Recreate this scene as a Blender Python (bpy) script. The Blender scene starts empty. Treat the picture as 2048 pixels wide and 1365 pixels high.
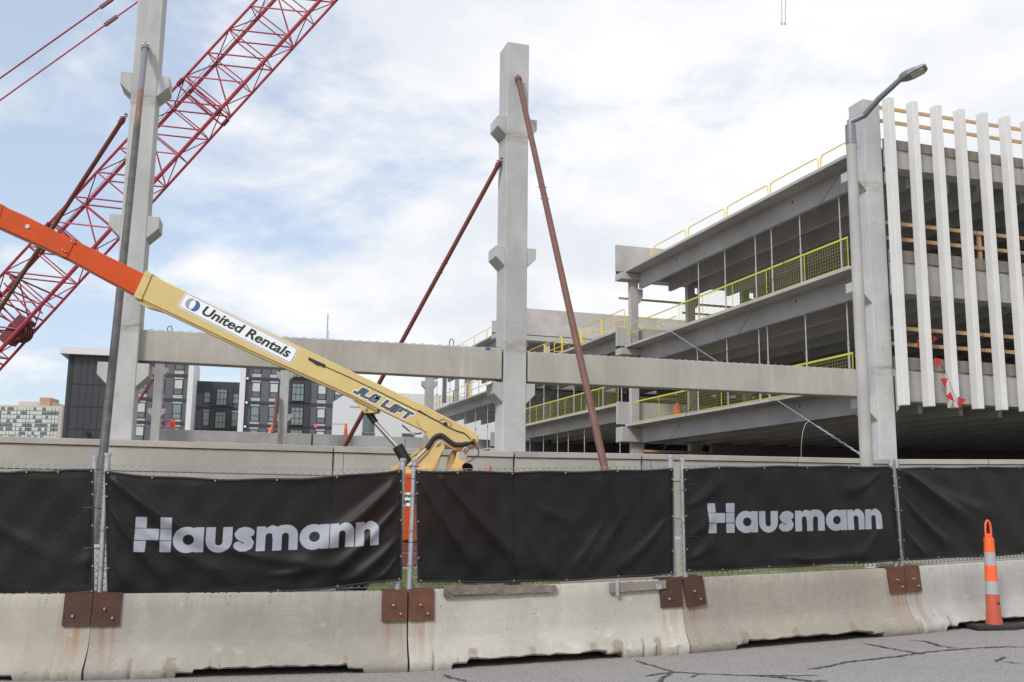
import bpy, bmesh, math, random
import numpy as np
from mathutils import Vector, Matrix
random.seed(7); rng = np.random.default_rng(7)
SC = bpy.context.scene
COL = SC.collection
rad = math.radians

# ------------------------------------------------------------------ camera
PITCH, ROLL, FPX, EYE = rad(9.42), rad(0.64), 2007.0, 1.6
cF = Vector((0, math.cos(PITCH), math.sin(PITCH)))
_u0 = Vector((0, -math.sin(PITCH), math.cos(PITCH)))
cR = math.cos(ROLL) * Vector((1, 0, 0)) + math.sin(ROLL) * _u0
cU = -math.sin(ROLL) * Vector((1, 0, 0)) + math.cos(ROLL) * _u0
cam_d = bpy.data.cameras.new('camera'); cam = bpy.data.objects.new('camera', cam_d); COL.objects.link(cam)
cam_d.lens = FPX / 2048 * 36; cam_d.sensor_width = 36; cam_d.clip_start = 0.1; cam_d.clip_end = 4000
cam.matrix_world = Matrix(((cR.x, cU.x, -cF.x, 0), (cR.y, cU.y, -cF.y, 0), (cR.z, cU.z, -cF.z, EYE), (0, 0, 0, 1)))
SC.camera = cam

# ------------------------------------------------------------------ world, sun, exposure
SUN_EL, SUN_AZ = 42, 212          # azimuth measured from +Y towards +X: behind the camera, a little to its left
w = bpy.data.worlds.new('World'); SC.world = w; w.use_nodes = True
nt = w.node_tree; nt.nodes.clear(); N = nt.nodes; L = nt.links
out = N.new('ShaderNodeOutputWorld'); bg = N.new('ShaderNodeBackground'); bg.inputs['Strength'].default_value = 0.1
sky = N.new('ShaderNodeTexSky'); sky.sky_type = 'NISHITA'; sky.sun_disc = False
sky.sun_elevation = rad(SUN_EL); sky.sun_rotation = rad(SUN_AZ); sky.air_density = 1.0; sky.dust_density = 1.6; sky.ozone_density = 1.5
tc = N.new('ShaderNodeTexCoord')
sep = N.new('ShaderNodeSeparateXYZ'); L.new(tc.outputs['Generated'], sep.inputs[0])
def wmath(op, a, b=None, clamp=False):
    m = N.new('ShaderNodeMath'); m.operation = op; m.use_clamp = clamp
    for i, v in enumerate((a, b)):
        if v is None: continue
        if isinstance(v, (int, float)): m.inputs[i].default_value = v
        else: L.new(v, m.inputs[i])
    return m.outputs[0]
zz = wmath('MAXIMUM', sep.outputs['Z'], 0.0); zd = wmath('ADD', zz, 0.28)
cx = wmath('DIVIDE', sep.outputs['X'], zd); cy = wmath('DIVIDE', sep.outputs['Y'], zd)
cmb = N.new('ShaderNodeCombineXYZ'); L.new(cx, cmb.inputs[0]); L.new(cy, cmb.inputs[1])
def wnoise(scale, det, rough, off, dist=0.0):
    mp = N.new('ShaderNodeMapping'); mp.inputs['Location'].default_value = off; L.new(cmb.outputs[0], mp.inputs[0])
    n = N.new('ShaderNodeTexNoise'); n.inputs['Scale'].default_value = scale; n.inputs['Detail'].default_value = det
    n.inputs['Roughness'].default_value = rough; n.inputs['Distortion'].default_value = dist; L.new(mp.outputs[0], n.inputs['Vector']); return n.outputs[0]
big = wnoise(1.3, 9, 0.56, (3.1, 1.7, 0.4), 0.25)
shape = wnoise(3.2, 8, 0.6, (7.7, 2.2, 1.9), 0.3)
cov = wmath('ADD', wmath('MULTIPLY', big, 0.75), wmath('MULTIPLY', shape, 0.35))
cov = wmath('ADD', cov, wmath('MULTIPLY', sep.outputs['X'], 0.30))
mr = N.new('ShaderNodeMapRange'); mr.interpolation_type = 'SMOOTHSTEP'; L.new(cov, mr.inputs[0])
mr.inputs[1].default_value = 0.40; mr.inputs[2].default_value = 0.545; mr.inputs[3].default_value = 0.0; mr.inputs[4].default_value = 1.0
shade = wnoise(2.1, 7, 0.55, (1.2, 9.4, 3.3), 0.2)
mr2 = N.new('ShaderNodeMapRange'); mr2.interpolation_type = 'SMOOTHSTEP'; L.new(shade, mr2.inputs[0]); mr2.inputs[1].default_value = 0.34; mr2.inputs[2].default_value = 0.56
ccol = N.new('ShaderNodeMix'); ccol.data_type = 'RGBA'; L.new(mr2.outputs[0], ccol.inputs[0])
ccol.inputs[6].default_value = (5.05, 5.3, 5.7, 1); ccol.inputs[7].default_value = (6.15, 6.17, 6.25, 1)
veil = N.new('ShaderNodeMix'); veil.data_type = 'RGBA'; veil.inputs[0].default_value = 0.5
L.new(sky.outputs[0], veil.inputs[6]); veil.inputs[7].default_value = (4.9, 5.5, 6.4, 1)
mx = N.new('ShaderNodeMix'); mx.data_type = 'RGBA'; L.new(mr.outputs[0], mx.inputs[0]); L.new(veil.outputs[2], mx.inputs[6]); L.new(ccol.outputs[2], mx.inputs[7])
L.new(mx.outputs[2], bg.inputs['Color']); L.new(bg.outputs[0], out.inputs[0])
sun_d = bpy.data.lights.new('sun', 'SUN'); sun = bpy.data.objects.new('sun', sun_d); COL.objects.link(sun)
sun_d.energy = 1.5; sun_d.angle = rad(10); sun_d.color = (1.0, 0.975, 0.94)
_sd = Vector((math.sin(rad(SUN_AZ)) * math.cos(rad(SUN_EL)), math.cos(rad(SUN_AZ)) * math.cos(rad(SUN_EL)), math.sin(rad(SUN_EL))))
sun.rotation_euler = _sd.to_track_quat('Z', 'Y').to_euler(); sun.location = (0, -20, 40)
vs = SC.view_settings; vs.view_transform = 'Standard'; vs.look = 'None'; vs.gamma = 1; vs.exposure = 0.70; vs.use_curve_mapping = False

# ------------------------------------------------------------------ survey helpers: a sight line meets a real plane
def ray(x, y): return cF + (x - 1024) / FPX * cR + (682.5 - y) / FPX * cU
def atY(x, y, Y):
    d = ray(x, y); return Vector((0, 0, EYE)) + d * (Y / d.y)
def hit(x, y, P, ang, off=0.0):
    """meet the vertical plane through P that runs along ang; returns (distance along, height)"""
    n = Vector((-math.sin(ang), math.cos(ang), 0)); Q = Vector((P[0], P[1], 0)) + n * off
    d = ray(x, y); C0 = Vector((0, 0, EYE)); k = (Q - C0).dot(n) / d.dot(n); W = C0 + d * k
    return (W - Q).dot(Vector((math.cos(ang), math.sin(ang), 0))), W.z

# ------------------------------------------------------------------ object helpers
def tag(o, label=None, cat=None, group=None, kind=None):
    if label: o['label'] = label
    if cat: o['category'] = cat
    if group: o['group'] = group
    if kind: o['kind'] = kind
    return o
def thing(name, label, cat, loc=(0, 0, 0), rz=0.0, group=None):
    o = bpy.data.objects.new(name, None); COL.objects.link(o); o.location = loc; o.rotation_euler = (0, 0, rz); o.empty_display_size = 0.2
    return tag(o, label, cat, group)
def copy_tree(o, parent=None):
    c = o.copy(); COL.objects.link(c); c.parent = parent
    for ch in list(o.children): copy_tree(ch, c)
    return c
class MB:
    def __init__(s): s.v = []; s.f = []
    def add(s, vs, fs):
        b = len(s.v); s.v += [tuple(p) for p in vs]; s.f += [tuple(i + b for i in f) for f in fs]; return s
    def box(s, a, b):
        x0, y0, z0 = (min(a[i], b[i]) for i in range(3)); x1, y1, z1 = (max(a[i], b[i]) for i in range(3))
        return s.add([(x0, y0, z0), (x1, y0, z0), (x1, y1, z0), (x0, y1, z0), (x0, y0, z1), (x1, y0, z1), (x1, y1, z1), (x0, y1, z1)],
                     [(0, 3, 2, 1), (4, 5, 6, 7), (0, 1, 5, 4), (1, 2, 6, 5), (2, 3, 7, 6), (3, 0, 4, 7)])
    def bar(s, a, b, w, h, up=(0, 0, 1)):
        a, b = Vector(a), Vector(b); d = (b - a).normalized(); u = Vector(up)
        if abs(d.dot(u)) > 0.98: u = Vector((0, 1, 0))
        r = d.cross(u).normalized() * (w / 2); u = r.cross(d).normalized() * (h / 2)
        return s.add([a - r - u, a + r - u, a + r + u, a - r + u, b - r - u, b + r - u, b + r + u, b - r + u],
                     [(0, 3, 2, 1), (4, 5, 6, 7), (0, 1, 5, 4), (1, 2, 6, 5), (2, 3, 7, 6), (3, 0, 4, 7)])
    def tube(s, pts, r, n=8, r2=None, cap=True):
        pts = [Vector(p) for p in pts]; m = len(pts); vs = []; prev = None
        for i, p in enumerate(pts):
            d = ((pts[min(i + 1, m - 1)] - p).normalized() + (p - pts[max(i - 1, 0)]).normalized()).normalized()
            if prev is None:
                u = Vector((0, 0, 1)) if abs(d.z) < 0.9 else Vector((1, 0, 0)); a = d.cross(u).normalized()
            else: a = (prev - d * prev.dot(d)).normalized()
            prev = a; b = d.cross(a); rr = r if r2 is None else r + (r2 - r) * i / (m - 1)
            for k in range(n):
                t = 2 * math.pi * k / n; vs.append(p + a * (rr * math.cos(t)) + b * (rr * math.sin(t)))
        fs = [(i * n + k, i * n + (k + 1) % n, (i + 1) * n + (k + 1) % n, (i + 1) * n + k) for i in range(m - 1) for k in range(n)]
        if cap: fs += [tuple(range(n))[::-1], tuple(range((m - 1) * n, m * n))]
        return s.add(vs, fs)
    def prism(s, poly, y0, y1, axis='y'):
        """poly of (u, z) pairs, extruded along the axis"""
        n = len(poly)
        P = (lambda u, z, d: (u, d, z)) if axis == 'y' else ((lambda u, z, d: (d, u, z)) if axis == 'x' else (lambda u, z, d: (u, z, d)))
        vs = [P(u, z, y0) for u, z in poly] + [P(u, z, y1) for u, z in poly]
        return s.add(vs, [tuple(range(n)), tuple(range(2 * n - 1, n - 1, -1))] + [(i, i + n, (i + 1) % n + n, (i + 1) % n) for i in range(n)])
    def mesh(s, name, mat, sub=(0, 0, 0), smooth=False):
        me = bpy.data.meshes.new(name); me.from_pydata([(p[0] - sub[0], p[1] - sub[1], p[2] - sub[2]) for p in s.v], [], s.f)
        bm = bmesh.new(); bm.from_mesh(me); bmesh.ops.recalc_face_normals(bm, faces=bm.faces); bm.to_mesh(me); bm.free()
        me.materials.append(mat)
        if smooth: me.polygons.foreach_set('use_smooth', [True] * len(me.polygons))
        me.update(); return me
    def build(s, name, mat, parent=None, sub=(0, 0, 0), smooth=False, bevel=0, loc=None):
        o = bpy.data.objects.new(name, s.mesh(name, mat, sub, smooth)); COL.objects.link(o); o.parent = parent
        if loc is not None: o.location = loc
        if bevel:
            m = o.modifiers.new('bevel', 'BEVEL'); m.width = bevel; m.segments = 2; m.limit_method = 'ANGLE'; m.harden_normals = False
        if smooth:
            m = o.modifiers.new('edges', 'EDGE_SPLIT'); m.split_angle = rad(40)
        return o
def inst(me_or_obj, name, parent, loc=(0, 0, 0), rot=(0, 0, 0)):
    o = me_or_obj.copy() if isinstance(me_or_obj, bpy.types.Object) else bpy.data.objects.new(name, me_or_obj)
    COL.objects.link(o); o.parent = parent; o.location = loc; o.rotation_euler = rot; return o
def box(name, mat, a, b, parent=None, bevel=0, sub=(0, 0, 0)): return MB().box(a, b).build(name, mat, parent, sub, bevel=bevel)

# ------------------------------------------------------------------ materials
def newmat(name):
    m = bpy.data.materials.new(name); m.use_nodes = True; n = m.node_tree; b = n.nodes['Principled BSDF']; return m, n, b
def plain(name, col, rough=0.6, metal=0.0, var=0.12, scale=6.0, bump=0.0, spec=0.5):
    """painted or bare surface whose colour wanders a little with grime"""
    m, t, b = newmat(name); N_ = t.nodes; tcn = N_.new('ShaderNodeTexCoord')
    n = N_.new('ShaderNodeTexNoise'); n.inputs['Scale'].default_value = scale; n.inputs['Detail'].default_value = 7; n.inputs['Roughness'].default_value = 0.65
    t.links.new(tcn.outputs['Object'], n.inputs['Vector'])
    r = N_.new('ShaderNodeValToRGB'); r.color_ramp.elements[0].position = 0.3; r.color_ramp.elements[1].position = 0.7
    r.color_ramp.elements[0].color = tuple(c * (1 - var) for c in col) + (1,); r.color_ramp.elements[1].color = tuple(min(1, c * (1 + var * 0.6)) for c in col) + (1,)
    t.links.new(n.outputs[0], r.inputs[0]); t.links.new(r.outputs[0], b.inputs['Base Color'])
    rr = N_.new('ShaderNodeMapRange'); rr.inputs[3].default_value = max(0, rough - 0.08); rr.inputs[4].default_value = min(1, rough + 0.1)
    t.links.new(n.outputs[0], rr.inputs[0]); t.links.new(rr.outputs[0], b.inputs['Roughness'])
    b.inputs['Metallic'].default_value = metal; b.inputs['Specular IOR Level'].default_value = spec
    if bump:
        n2 = N_.new('ShaderNodeTexNoise'); n2.inputs['Scale'].default_value = scale * 9; n2.inputs['Detail'].default_value = 4; t.links.new(tcn.outputs['Object'], n2.inputs['Vector'])
        bp = N_.new('ShaderNodeBump'); bp.inputs['Strength'].default_value = bump; bp.inputs['Distance'].default_value = 0.01
        t.links.new(n2.outputs[0], bp.inputs['Height']); t.links.new(bp.outputs[0], b.inputs['Normal'])
    return m
def worn(m, amt=0.5, col=(0.10, 0.07, 0.05), stretch=(1, 1, 14)):
    """lay scratches and rubbed grime over a painted surface"""
    t = m.node_tree; N_, L_ = t.nodes, t.links; b = N_['Principled BSDF']; src = b.inputs['Base Color'].links[0].from_socket; tcn = N_.new('ShaderNodeTexCoord')
    for (sc_, st_, lo, hi, a_) in ((2.2, stretch, .60, .70, amt), (1.6, (1, 1, 1), .56, .75, amt * .8), (45, (1, 1, 1), .68, .73, amt)):
        mp = N_.new('ShaderNodeMapping'); mp.inputs['Scale'].default_value = st_; mp.inputs['Rotation'].default_value = (0, rad(-26), 0); L_.new(tcn.outputs['Object'], mp.inputs[0])
        n = N_.new('ShaderNodeTexNoise'); n.inputs['Scale'].default_value = sc_; n.inputs['Detail'].default_value = 8; n.inputs['Roughness'].default_value = .7; L_.new(mp.outputs[0], n.inputs['Vector'])
        r = N_.new('ShaderNodeMapRange'); r.inputs[1].default_value = lo; r.inputs[2].default_value = hi; r.inputs[4].default_value = a_; L_.new(n.outputs[0], r.inputs[0])
        x = N_.new('ShaderNodeMix'); x.data_type = 'RGBA'; L_.new(r.outputs[0], x.inputs[0]); L_.new(src, x.inputs[6]); x.inputs[7].default_value = col + (1,); src = x.outputs[2]
    L_.new(src, b.inputs['Base Color'])
def concrete(name, col, stain=(0.30, 0.26, 0.20), stain_amt=0.35, streak=0.3, pits=0.5, big=0.6, dark=0.75, bands=()):
    """cast concrete: broad tone patches, vertical wash streaks, brownish stains, fine pits"""
    m, t, b = newmat(name); N_, L_ = t.nodes, t.links; tcn = N_.new('ShaderNodeTexCoord')
    geo = N_.new('ShaderNodeObjectInfo')
    addv = N_.new('ShaderNodeVectorMath'); addv.operation = 'ADD'; sc = N_.new('ShaderNodeVectorMath'); sc.operation = 'SCALE'; sc.inputs['Scale'].default_value = 13.0
    L_.new(geo.outputs['Random'], sc.inputs[0]); L_.new(tcn.outputs['Object'], addv.inputs[0]); L_.new(sc.outputs[0], addv.inputs[1])
    def noise(scale, det, rough, stretch=(1, 1, 1), dist=0):
        mp = N_.new('ShaderNodeMapping'); mp.inputs['Scale'].default_value = stretch; L_.new(addv.outputs[0], mp.inputs[0])
        n = N_.new('ShaderNodeTexNoise'); n.inputs['Scale'].default_value = scale; n.inputs['Detail'].default_value = det
        n.inputs['Roughness'].default_value = rough; n.inputs['Distortion'].default_value = dist; L_.new(mp.outputs[0], n.inputs['Vector']); return n.outputs[0]
    def rng_(v, a, b_, c, d):
        r = N_.new('ShaderNodeMapRange'); r.inputs[1].default_value = a; r.inputs[2].default_value = b_; r.inputs[3].default_value = c; r.inputs[4].default_value = d; L_.new(v, r.inputs[0]); return r.outputs[0]
    def mix(f, a, b_, mode='MIX'):
        x = N_.new('ShaderNodeMix'); x.data_type = 'RGBA'; x.blend_type = mode
        if isinstance(f, float): x.inputs[0].default_value = f
        else: L_.new(f, x.inputs[0])
        for i, v in ((6, a), (7, b_)):
            if isinstance(v, tuple): x.inputs[i].default_value = v + (1,)
            else: L_.new(v, x.inputs[i])
        return x.outputs[2]
    patch = noise(big, 6, 0.6, dist=0.4)
    c = mix(rng_(patch, 0.3, 0.7, 0, 1), tuple(x * dark for x in col), tuple(min(1, x * 1.1) for x in col))
    st = noise(1.0, 6, 0.62, (3.1, 3.1, 0.4), 0.3)
    c = mix(rng_(st, 0.45, 0.75, 0, streak), c, tuple(x * 0.62 for x in col))
    st2 = noise(1.0, 5, 0.6, (4.3, 4.3, 0.5), 0.4)
    c = mix(rng_(st2, 0.56, 0.78, 0, streak), c, tuple(min(1, x * 1.35) for x in col))
    sm = noise(0.9, 8, 0.7, dist=1.0)
    c = mix(rng_(sm, 0.56, 0.74, 0, stain_amt), c, stain)
    fine = noise(14, 8, 0.75)
    c = mix(rng_(fine, 0.3, 0.7, 0.0, 0.34), c, tuple(x * 0.7 for x in col))
    pit = noise(70, 2, 0.5); 
    c = mix(rng_(pit, 0.70, 0.76, 0, pits), c, tuple(x * 0.35 for x in col))
    for zb_ in bands:      # brownish patching-mortar smears at two known heights
        sp_ = N_.new('ShaderNodeSeparateXYZ'); L_.new(tcn.outputs['Object'], sp_.inputs[0]); nn_ = noise(2.2, 6, 0.7, (1.2, 1.2, 5))
        d1 = N_.new('ShaderNodeMath'); d1.operation = 'SUBTRACT'; L_.new(sp_.outputs['Z'], d1.inputs[0]); d1.inputs[1].default_value = zb_
        d2 = N_.new('ShaderNodeMath'); d2.operation = 'ABSOLUTE'; L_.new(d1.outputs[0], d2.inputs[0]); bnd = rng_(d2.outputs[0], 0.05, 0.22, 1, 0)
        d3 = N_.new('ShaderNodeMath'); d3.operation = 'MULTIPLY'; L_.new(bnd, d3.inputs[0]); L_.new(rng_(nn_, 0.42, 0.62, 0, .7), d3.inputs[1])
        c = mix(d3.outputs[0], c, (0.25, 0.20, 0.145))
    L_.new(c, b.inputs['Base Color']); b.inputs['Roughness'].default_value = 0.88; b.inputs['Specular IOR Level'].default_value = 0.3
    bp = N_.new('ShaderNodeBump'); bp.inputs['Strength'].default_value = 0.35; bp.inputs['Distance'].default_value = 0.01
    hsum = N_.new('ShaderNodeMath'); hsum.operation = 'ADD'; L_.new(fine, hsum.inputs[0]); L_.new(patch, hsum.inputs[1]); L_.new(hsum.outputs[0], bp.inputs['Height']); L_.new(bp.outputs[0], b.inputs['Normal'])
    return m
M = {}
M['col'] = concrete('precast_column_concrete', (0.53, 0.53, 0.53), stain_amt=0.24, streak=0.30, pits=0.5, bands=(2.65, 8.15), dark=0.70)
M['beam'] = concrete('precast_beam_concrete', (0.46, 0.435, 0.40), stain_amt=0.40, streak=0.46, pits=0.5, big=0.45)
M['garage'] = concrete('garage_concrete', (0.475, 0.462, 0.445), stain_amt=0.15, streak=0.12, pits=0.1)
M['deck'] = concrete('deck_wall_concrete', (0.41, 0.41, 0.40), stain_amt=0.12, streak=0.15, pits=0.3)
M['wall'] = concrete('retaining_wall_concrete', (0.435, 0.40, 0.375), stain_amt=0.12, streak=0.18, pits=0.1)
M['farwall'] = concrete('far_beige_concrete', (0.47, 0.44, 0.41), stain_amt=0.1, streak=0.1, pits=0.0)
M['fin'] = concrete('white_fin_concrete', (0.70, 0.69, 0.68), stain_amt=0.05, streak=0.06, pits=0.0, dark=0.93)
M['pole'] = concrete('pole_concrete', (0.46, 0.445, 0.425), stain_amt=0.15, streak=0.3, pits=0.3)
M['white'] = plain('white_render', (0.66, 0.665, 0.67), 0.8, var=0.04)
M['offwhite'] = plain('offwhite_panel', (0.42, 0.42, 0.44), 0.7, var=0.05)
M['char'] = plain('charcoal_metal_panel', (0.040, 0.045, 0.052), 0.45, var=0.15, scale=0.3)
M['slate'] = plain('slate_grey_cladding', (0.11, 0.112, 0.135), 0.6, var=0.1, scale=0.3)
M['black'] = plain('black_plastic', (0.012, 0.012, 0.013), 0.4)
M['seam'] = plain('dark_joint', (0.03, 0.03, 0.03), 0.8)
M['orange'] = plain('orange_boom_paint', (0.52, 0.062, 0.004), 0.5, var=0.12, scale=3, spec=0.25)
M['cream'] = plain('cream_boom_paint', (0.60, 0.46, 0.19), 0.5, var=0.08, scale=2.5, spec=0.3)
M['creamdk'] = plain('brownish_cream_paint', (0.42, 0.30, 0.13), 0.6, var=0.2, scale=4)  # deeper, browner cream than the main boom paint
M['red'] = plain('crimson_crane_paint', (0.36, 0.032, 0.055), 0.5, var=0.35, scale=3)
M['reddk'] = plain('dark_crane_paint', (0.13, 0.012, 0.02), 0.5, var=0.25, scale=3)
M['pink'] = plain('faded_crane_paint', (0.48, 0.10, 0.14), 0.5, var=0.2, scale=3)
M['brace'] = plain('red_oxide_pipe', (0.145, 0.062, 0.046), 0.6, var=0.25, scale=5, bump=0.2)
M['bracered'] = plain('red_primer_pipe', (0.17, 0.035, 0.032), 0.55, var=0.2, scale=5, bump=0.2)
M['braceblue'] = plain('blue_grey_pipe', (0.17, 0.17, 0.21), 0.5, var=0.2, scale=5)
M['bracedark'] = plain('worn_dark_pipe', (0.085, 0.078, 0.078), 0.55, var=0.5, scale=4, bump=0.3)
M['bracedull'] = plain('brown_oxide_pipe', (0.19, 0.105, 0.08), 0.6, var=0.3, scale=5)
M['chrome'] = plain('chrome_rod', (0.75, 0.75, 0.77), 0.15, 1.0, var=0.03)
M['galv'] = plain('galvanised_steel', (0.42, 0.44, 0.46), 0.5, 0.55, var=0.25, scale=20)
M['prop'] = plain('prop_steel', (0.50, 0.50, 0.52), 0.5, 0.3, var=0.2, scale=8)
M['wire'] = plain('chain_link_wire', (0.33, 0.34, 0.35), 0.5, 0.6, var=0.2, scale=20)
M['cable'] = plain('guy_cable_steel', (0.14, 0.14, 0.15), 0.5, 0.5)
M['cablelt'] = plain('bright_cable_steel', (0.45, 0.45, 0.46), 0.5, 0.5)
M['meshwire'] = plain('olive_mesh_wire', (0.40, 0.39, 0.14), 0.6)
M['yellow'] = plain('guardrail_yellow', (0.78, 0.56, 0.06), 0.45, var=0.08)
M['lime'] = plain('lime_mesh_yellow', (0.55, 0.54, 0.06), 0.5, var=0.08)
M['rust'] = plain('rusted_plate', (0.115, 0.045, 0.022), 0.75, var=0.35, scale=9, bump=0.4)
M['rust2'] = plain('dark_rusted_plate', (0.065, 0.026, 0.015), 0.75, var=0.35, scale=9, bump=0.4)
M['wood'] = plain('new_lumber', (0.52, 0.33, 0.17), 0.8, var=0.18, scale=3, bump=0.2)
M['woodold'] = plain('weathered_plank', (0.20, 0.165, 0.14), 0.9, var=0.45, scale=7, bump=0.6)
M['woodgrey'] = plain('greyed_board', (0.25, 0.215, 0.185), 0.9, var=0.25, scale=3, bump=0.3)
M['brass'] = plain('brass_grommet', (0.34, 0.27, 0.11), 0.4, 0.7)
M['tar'] = plain('crack_sealant_tar', (0.075, 0.072, 0.071), 0.85, var=0.5, scale=10)
M['matte'] = plain('matte_black', (0.004, 0.004, 0.004), 0.9, spec=0.1)
M['rubber'] = plain('black_rubber', (0.022, 0.022, 0.022), 0.7, var=0.3, scale=8, bump=0.3)
M['cone'] = plain('fluorescent_orange', (0.85, 0.13, 0.03), 0.5, var=0.08)
M['conefade'] = plain('faded_orange_base', (0.50, 0.10, 0.055), 0.6, var=0.12)
M['reflect'] = plain('grey_reflective_band', (0.36, 0.37, 0.38), 0.45, var=0.08, scale=30)
M['flagred'] = plain('red_pennant', (0.45, 0.012, 0.02), 0.6)
M['flagpink'] = plain('pink_flag', (0.85, 0.12, 0.22), 0.6)
M['blue'] = plain('logo_blue', (0.02, 0.09, 0.32), 0.5, var=0.02)
M['grey'] = plain('logo_grey', (0.30, 0.30, 0.33), 0.5, var=0.02)
M['sign'] = plain('sign_white', (0.78, 0.79, 0.80), 0.4, var=0.02)
M['ink'] = plain('sign_black', (0.008, 0.008, 0.009), 0.5, var=0.02)
M['jlg'] = plain('decal_slate_blue', (0.065, 0.085, 0.13), 0.5, var=0.05)
M['brick'] = plain('far_tan_brick', (0.42, 0.27, 0.19), 0.9, var=0.1, scale=0.3)
M['hotel'] = plain('far_beige_cladding', (0.50, 0.43, 0.38), 0.9, var=0.06, scale=0.1)
M['blind'] = plain('window_blind', (0.50, 0.56, 0.52), 0.7, var=0.12, scale=0.5)
M['lens'] = plain('lamp_lens', (0.42, 0.42, 0.40), 0.3, var=0.1, scale=20)
M['lampgrey'] = plain('lamp_grey_metal', (0.22, 0.225, 0.235), 0.45, 0.3, var=0.1)
M['grit'] = plain('grit', (0.24, 0.22, 0.19), 0.95, var=0.5, scale=30)
M['soil'] = plain('bare_soil', (0.16, 0.13, 0.095), 0.95, var=0.4, scale=2, bump=0.6)
M['dim'] = concrete('dimmed_concrete', (0.13, 0.13, 0.125), stain_amt=0.1, streak=0.1, pits=0)  # base colour darkened so the garage interior's shade is in the concrete itself
m, t, b = newmat('window_glass'); b.inputs['Base Color'].default_value = (0.10, 0.13, 0.13, 1); b.inputs['Roughness'].default_value = 0.06; b.inputs['Specular IOR Level'].default_value = 0.9; M['glass'] = m
m, t, b = newmat('green_glass'); b.inputs['Base Color'].default_value = (0.16, 0.22, 0.21, 1); b.inputs['Roughness'].default_value = 0.1; b.inputs['Specular IOR Level'].default_value = 0.9; M['glassgreen'] = m
worn(M['orange'], .45, (0.30, 0.05, 0.02)); worn(M['cream'], .30, (0.30, 0.21, 0.10)); worn(M['red'], .4, (0.10, 0.02, 0.02), (1, 1, 1)); worn(M['brace'], .35, (0.22, 0.12, 0.085), (1, 1, 1)); worn(M['bracered'], .4, (0.12, 0.04, 0.03), (1, 1, 1)); worn(M['bracedark'], .5, (0.20, 0.17, 0.15), (1, 1, 3)); worn(M['cone'], .25, (0.3, 0.1, 0.06), (1, 1, 1)); worn(M['sign'], .12, (0.4, 0.36, 0.3))
# asphalt
m, t, b = newmat('asphalt'); N_ = t.nodes; tcn = N_.new('ShaderNodeTexCoord'); L_ = t.links
vo = N_.new('ShaderNodeTexVoronoi'); vo.inputs['Scale'].default_value = 95; L_.new(tcn.outputs['Object'], vo.inputs['Vector'])
n1 = N_.new('ShaderNodeTexNoise'); n1.inputs['Scale'].default_value = 1.1; n1.inputs['Detail'].default_value = 8; n1.inputs['Roughness'].default_value = 0.65; L_.new(tcn.outputs['Object'], n1.inputs['Vector'])
r1 = N_.new('ShaderNodeValToRGB'); e = r1.color_ramp.elements; e[0].color = (0.08, 0.076, 0.074, 1); e[1].color = (0.50, 0.48, 0.46, 1); L_.new(vo.outputs['Color'], r1.inputs[0])
r2 = N_.new('ShaderNodeValToRGB'); e = r2.color_ramp.elements; e[0].position = 0.3; e[1].position = 0.7; e[0].color = (0.215, 0.203, 0.198, 1); e[1].color = (0.275, 0.26, 0.252, 1); L_.new(n1.outputs[0], r2.inputs[0])
mm = N_.new('ShaderNodeMix'); mm.data_type = 'RGBA'; mm.inputs[0].default_value = 0.5; L_.new(r2.outputs[0], mm.inputs[6]); L_.new(r1.outputs[0], mm.inputs[7]); L_.new(mm.outputs[2], b.inputs['Base Color'])
b.inputs['Roughness'].default_value = 0.9; b.inputs['Specular IOR Level'].default_value = 0.25
bp = N_.new('ShaderNodeBump'); bp.inputs['Strength'].default_value = 0.6; bp.inputs['Distance'].default_value = 0.006; L_.new(vo.outputs['Distance'], bp.inputs['Height']); L_.new(bp.outputs[0], b.inputs['Normal']); M['asphalt'] = m
# grass
m, t, b = newmat('grass'); N_ = t.nodes; g_ = N_.new('ShaderNodeObjectInfo'); tcn = N_.new('ShaderNodeTexCoord'); n1 = N_.new('ShaderNodeTexNoise'); n1.inputs['Scale'].default_value = 1.6; n1.inputs['Detail'].default_value = 6
t.links.new(tcn.outputs['Object'], n1.inputs['Vector']); r1 = N_.new('ShaderNodeValToRGB'); e = r1.color_ramp.elements; e[0].position = .35; e[1].position = .65
e[0].color = (0.10, 0.14, 0.035, 1); e[1].color = (0.21, 0.22, 0.075, 1); t.links.new(n1.outputs[0], r1.inputs[0]); t.links.new(r1.outputs[0], b.inputs['Base Color']); b.inputs['Roughness'].default_value = 0.8; M['grass'] = m
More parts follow.
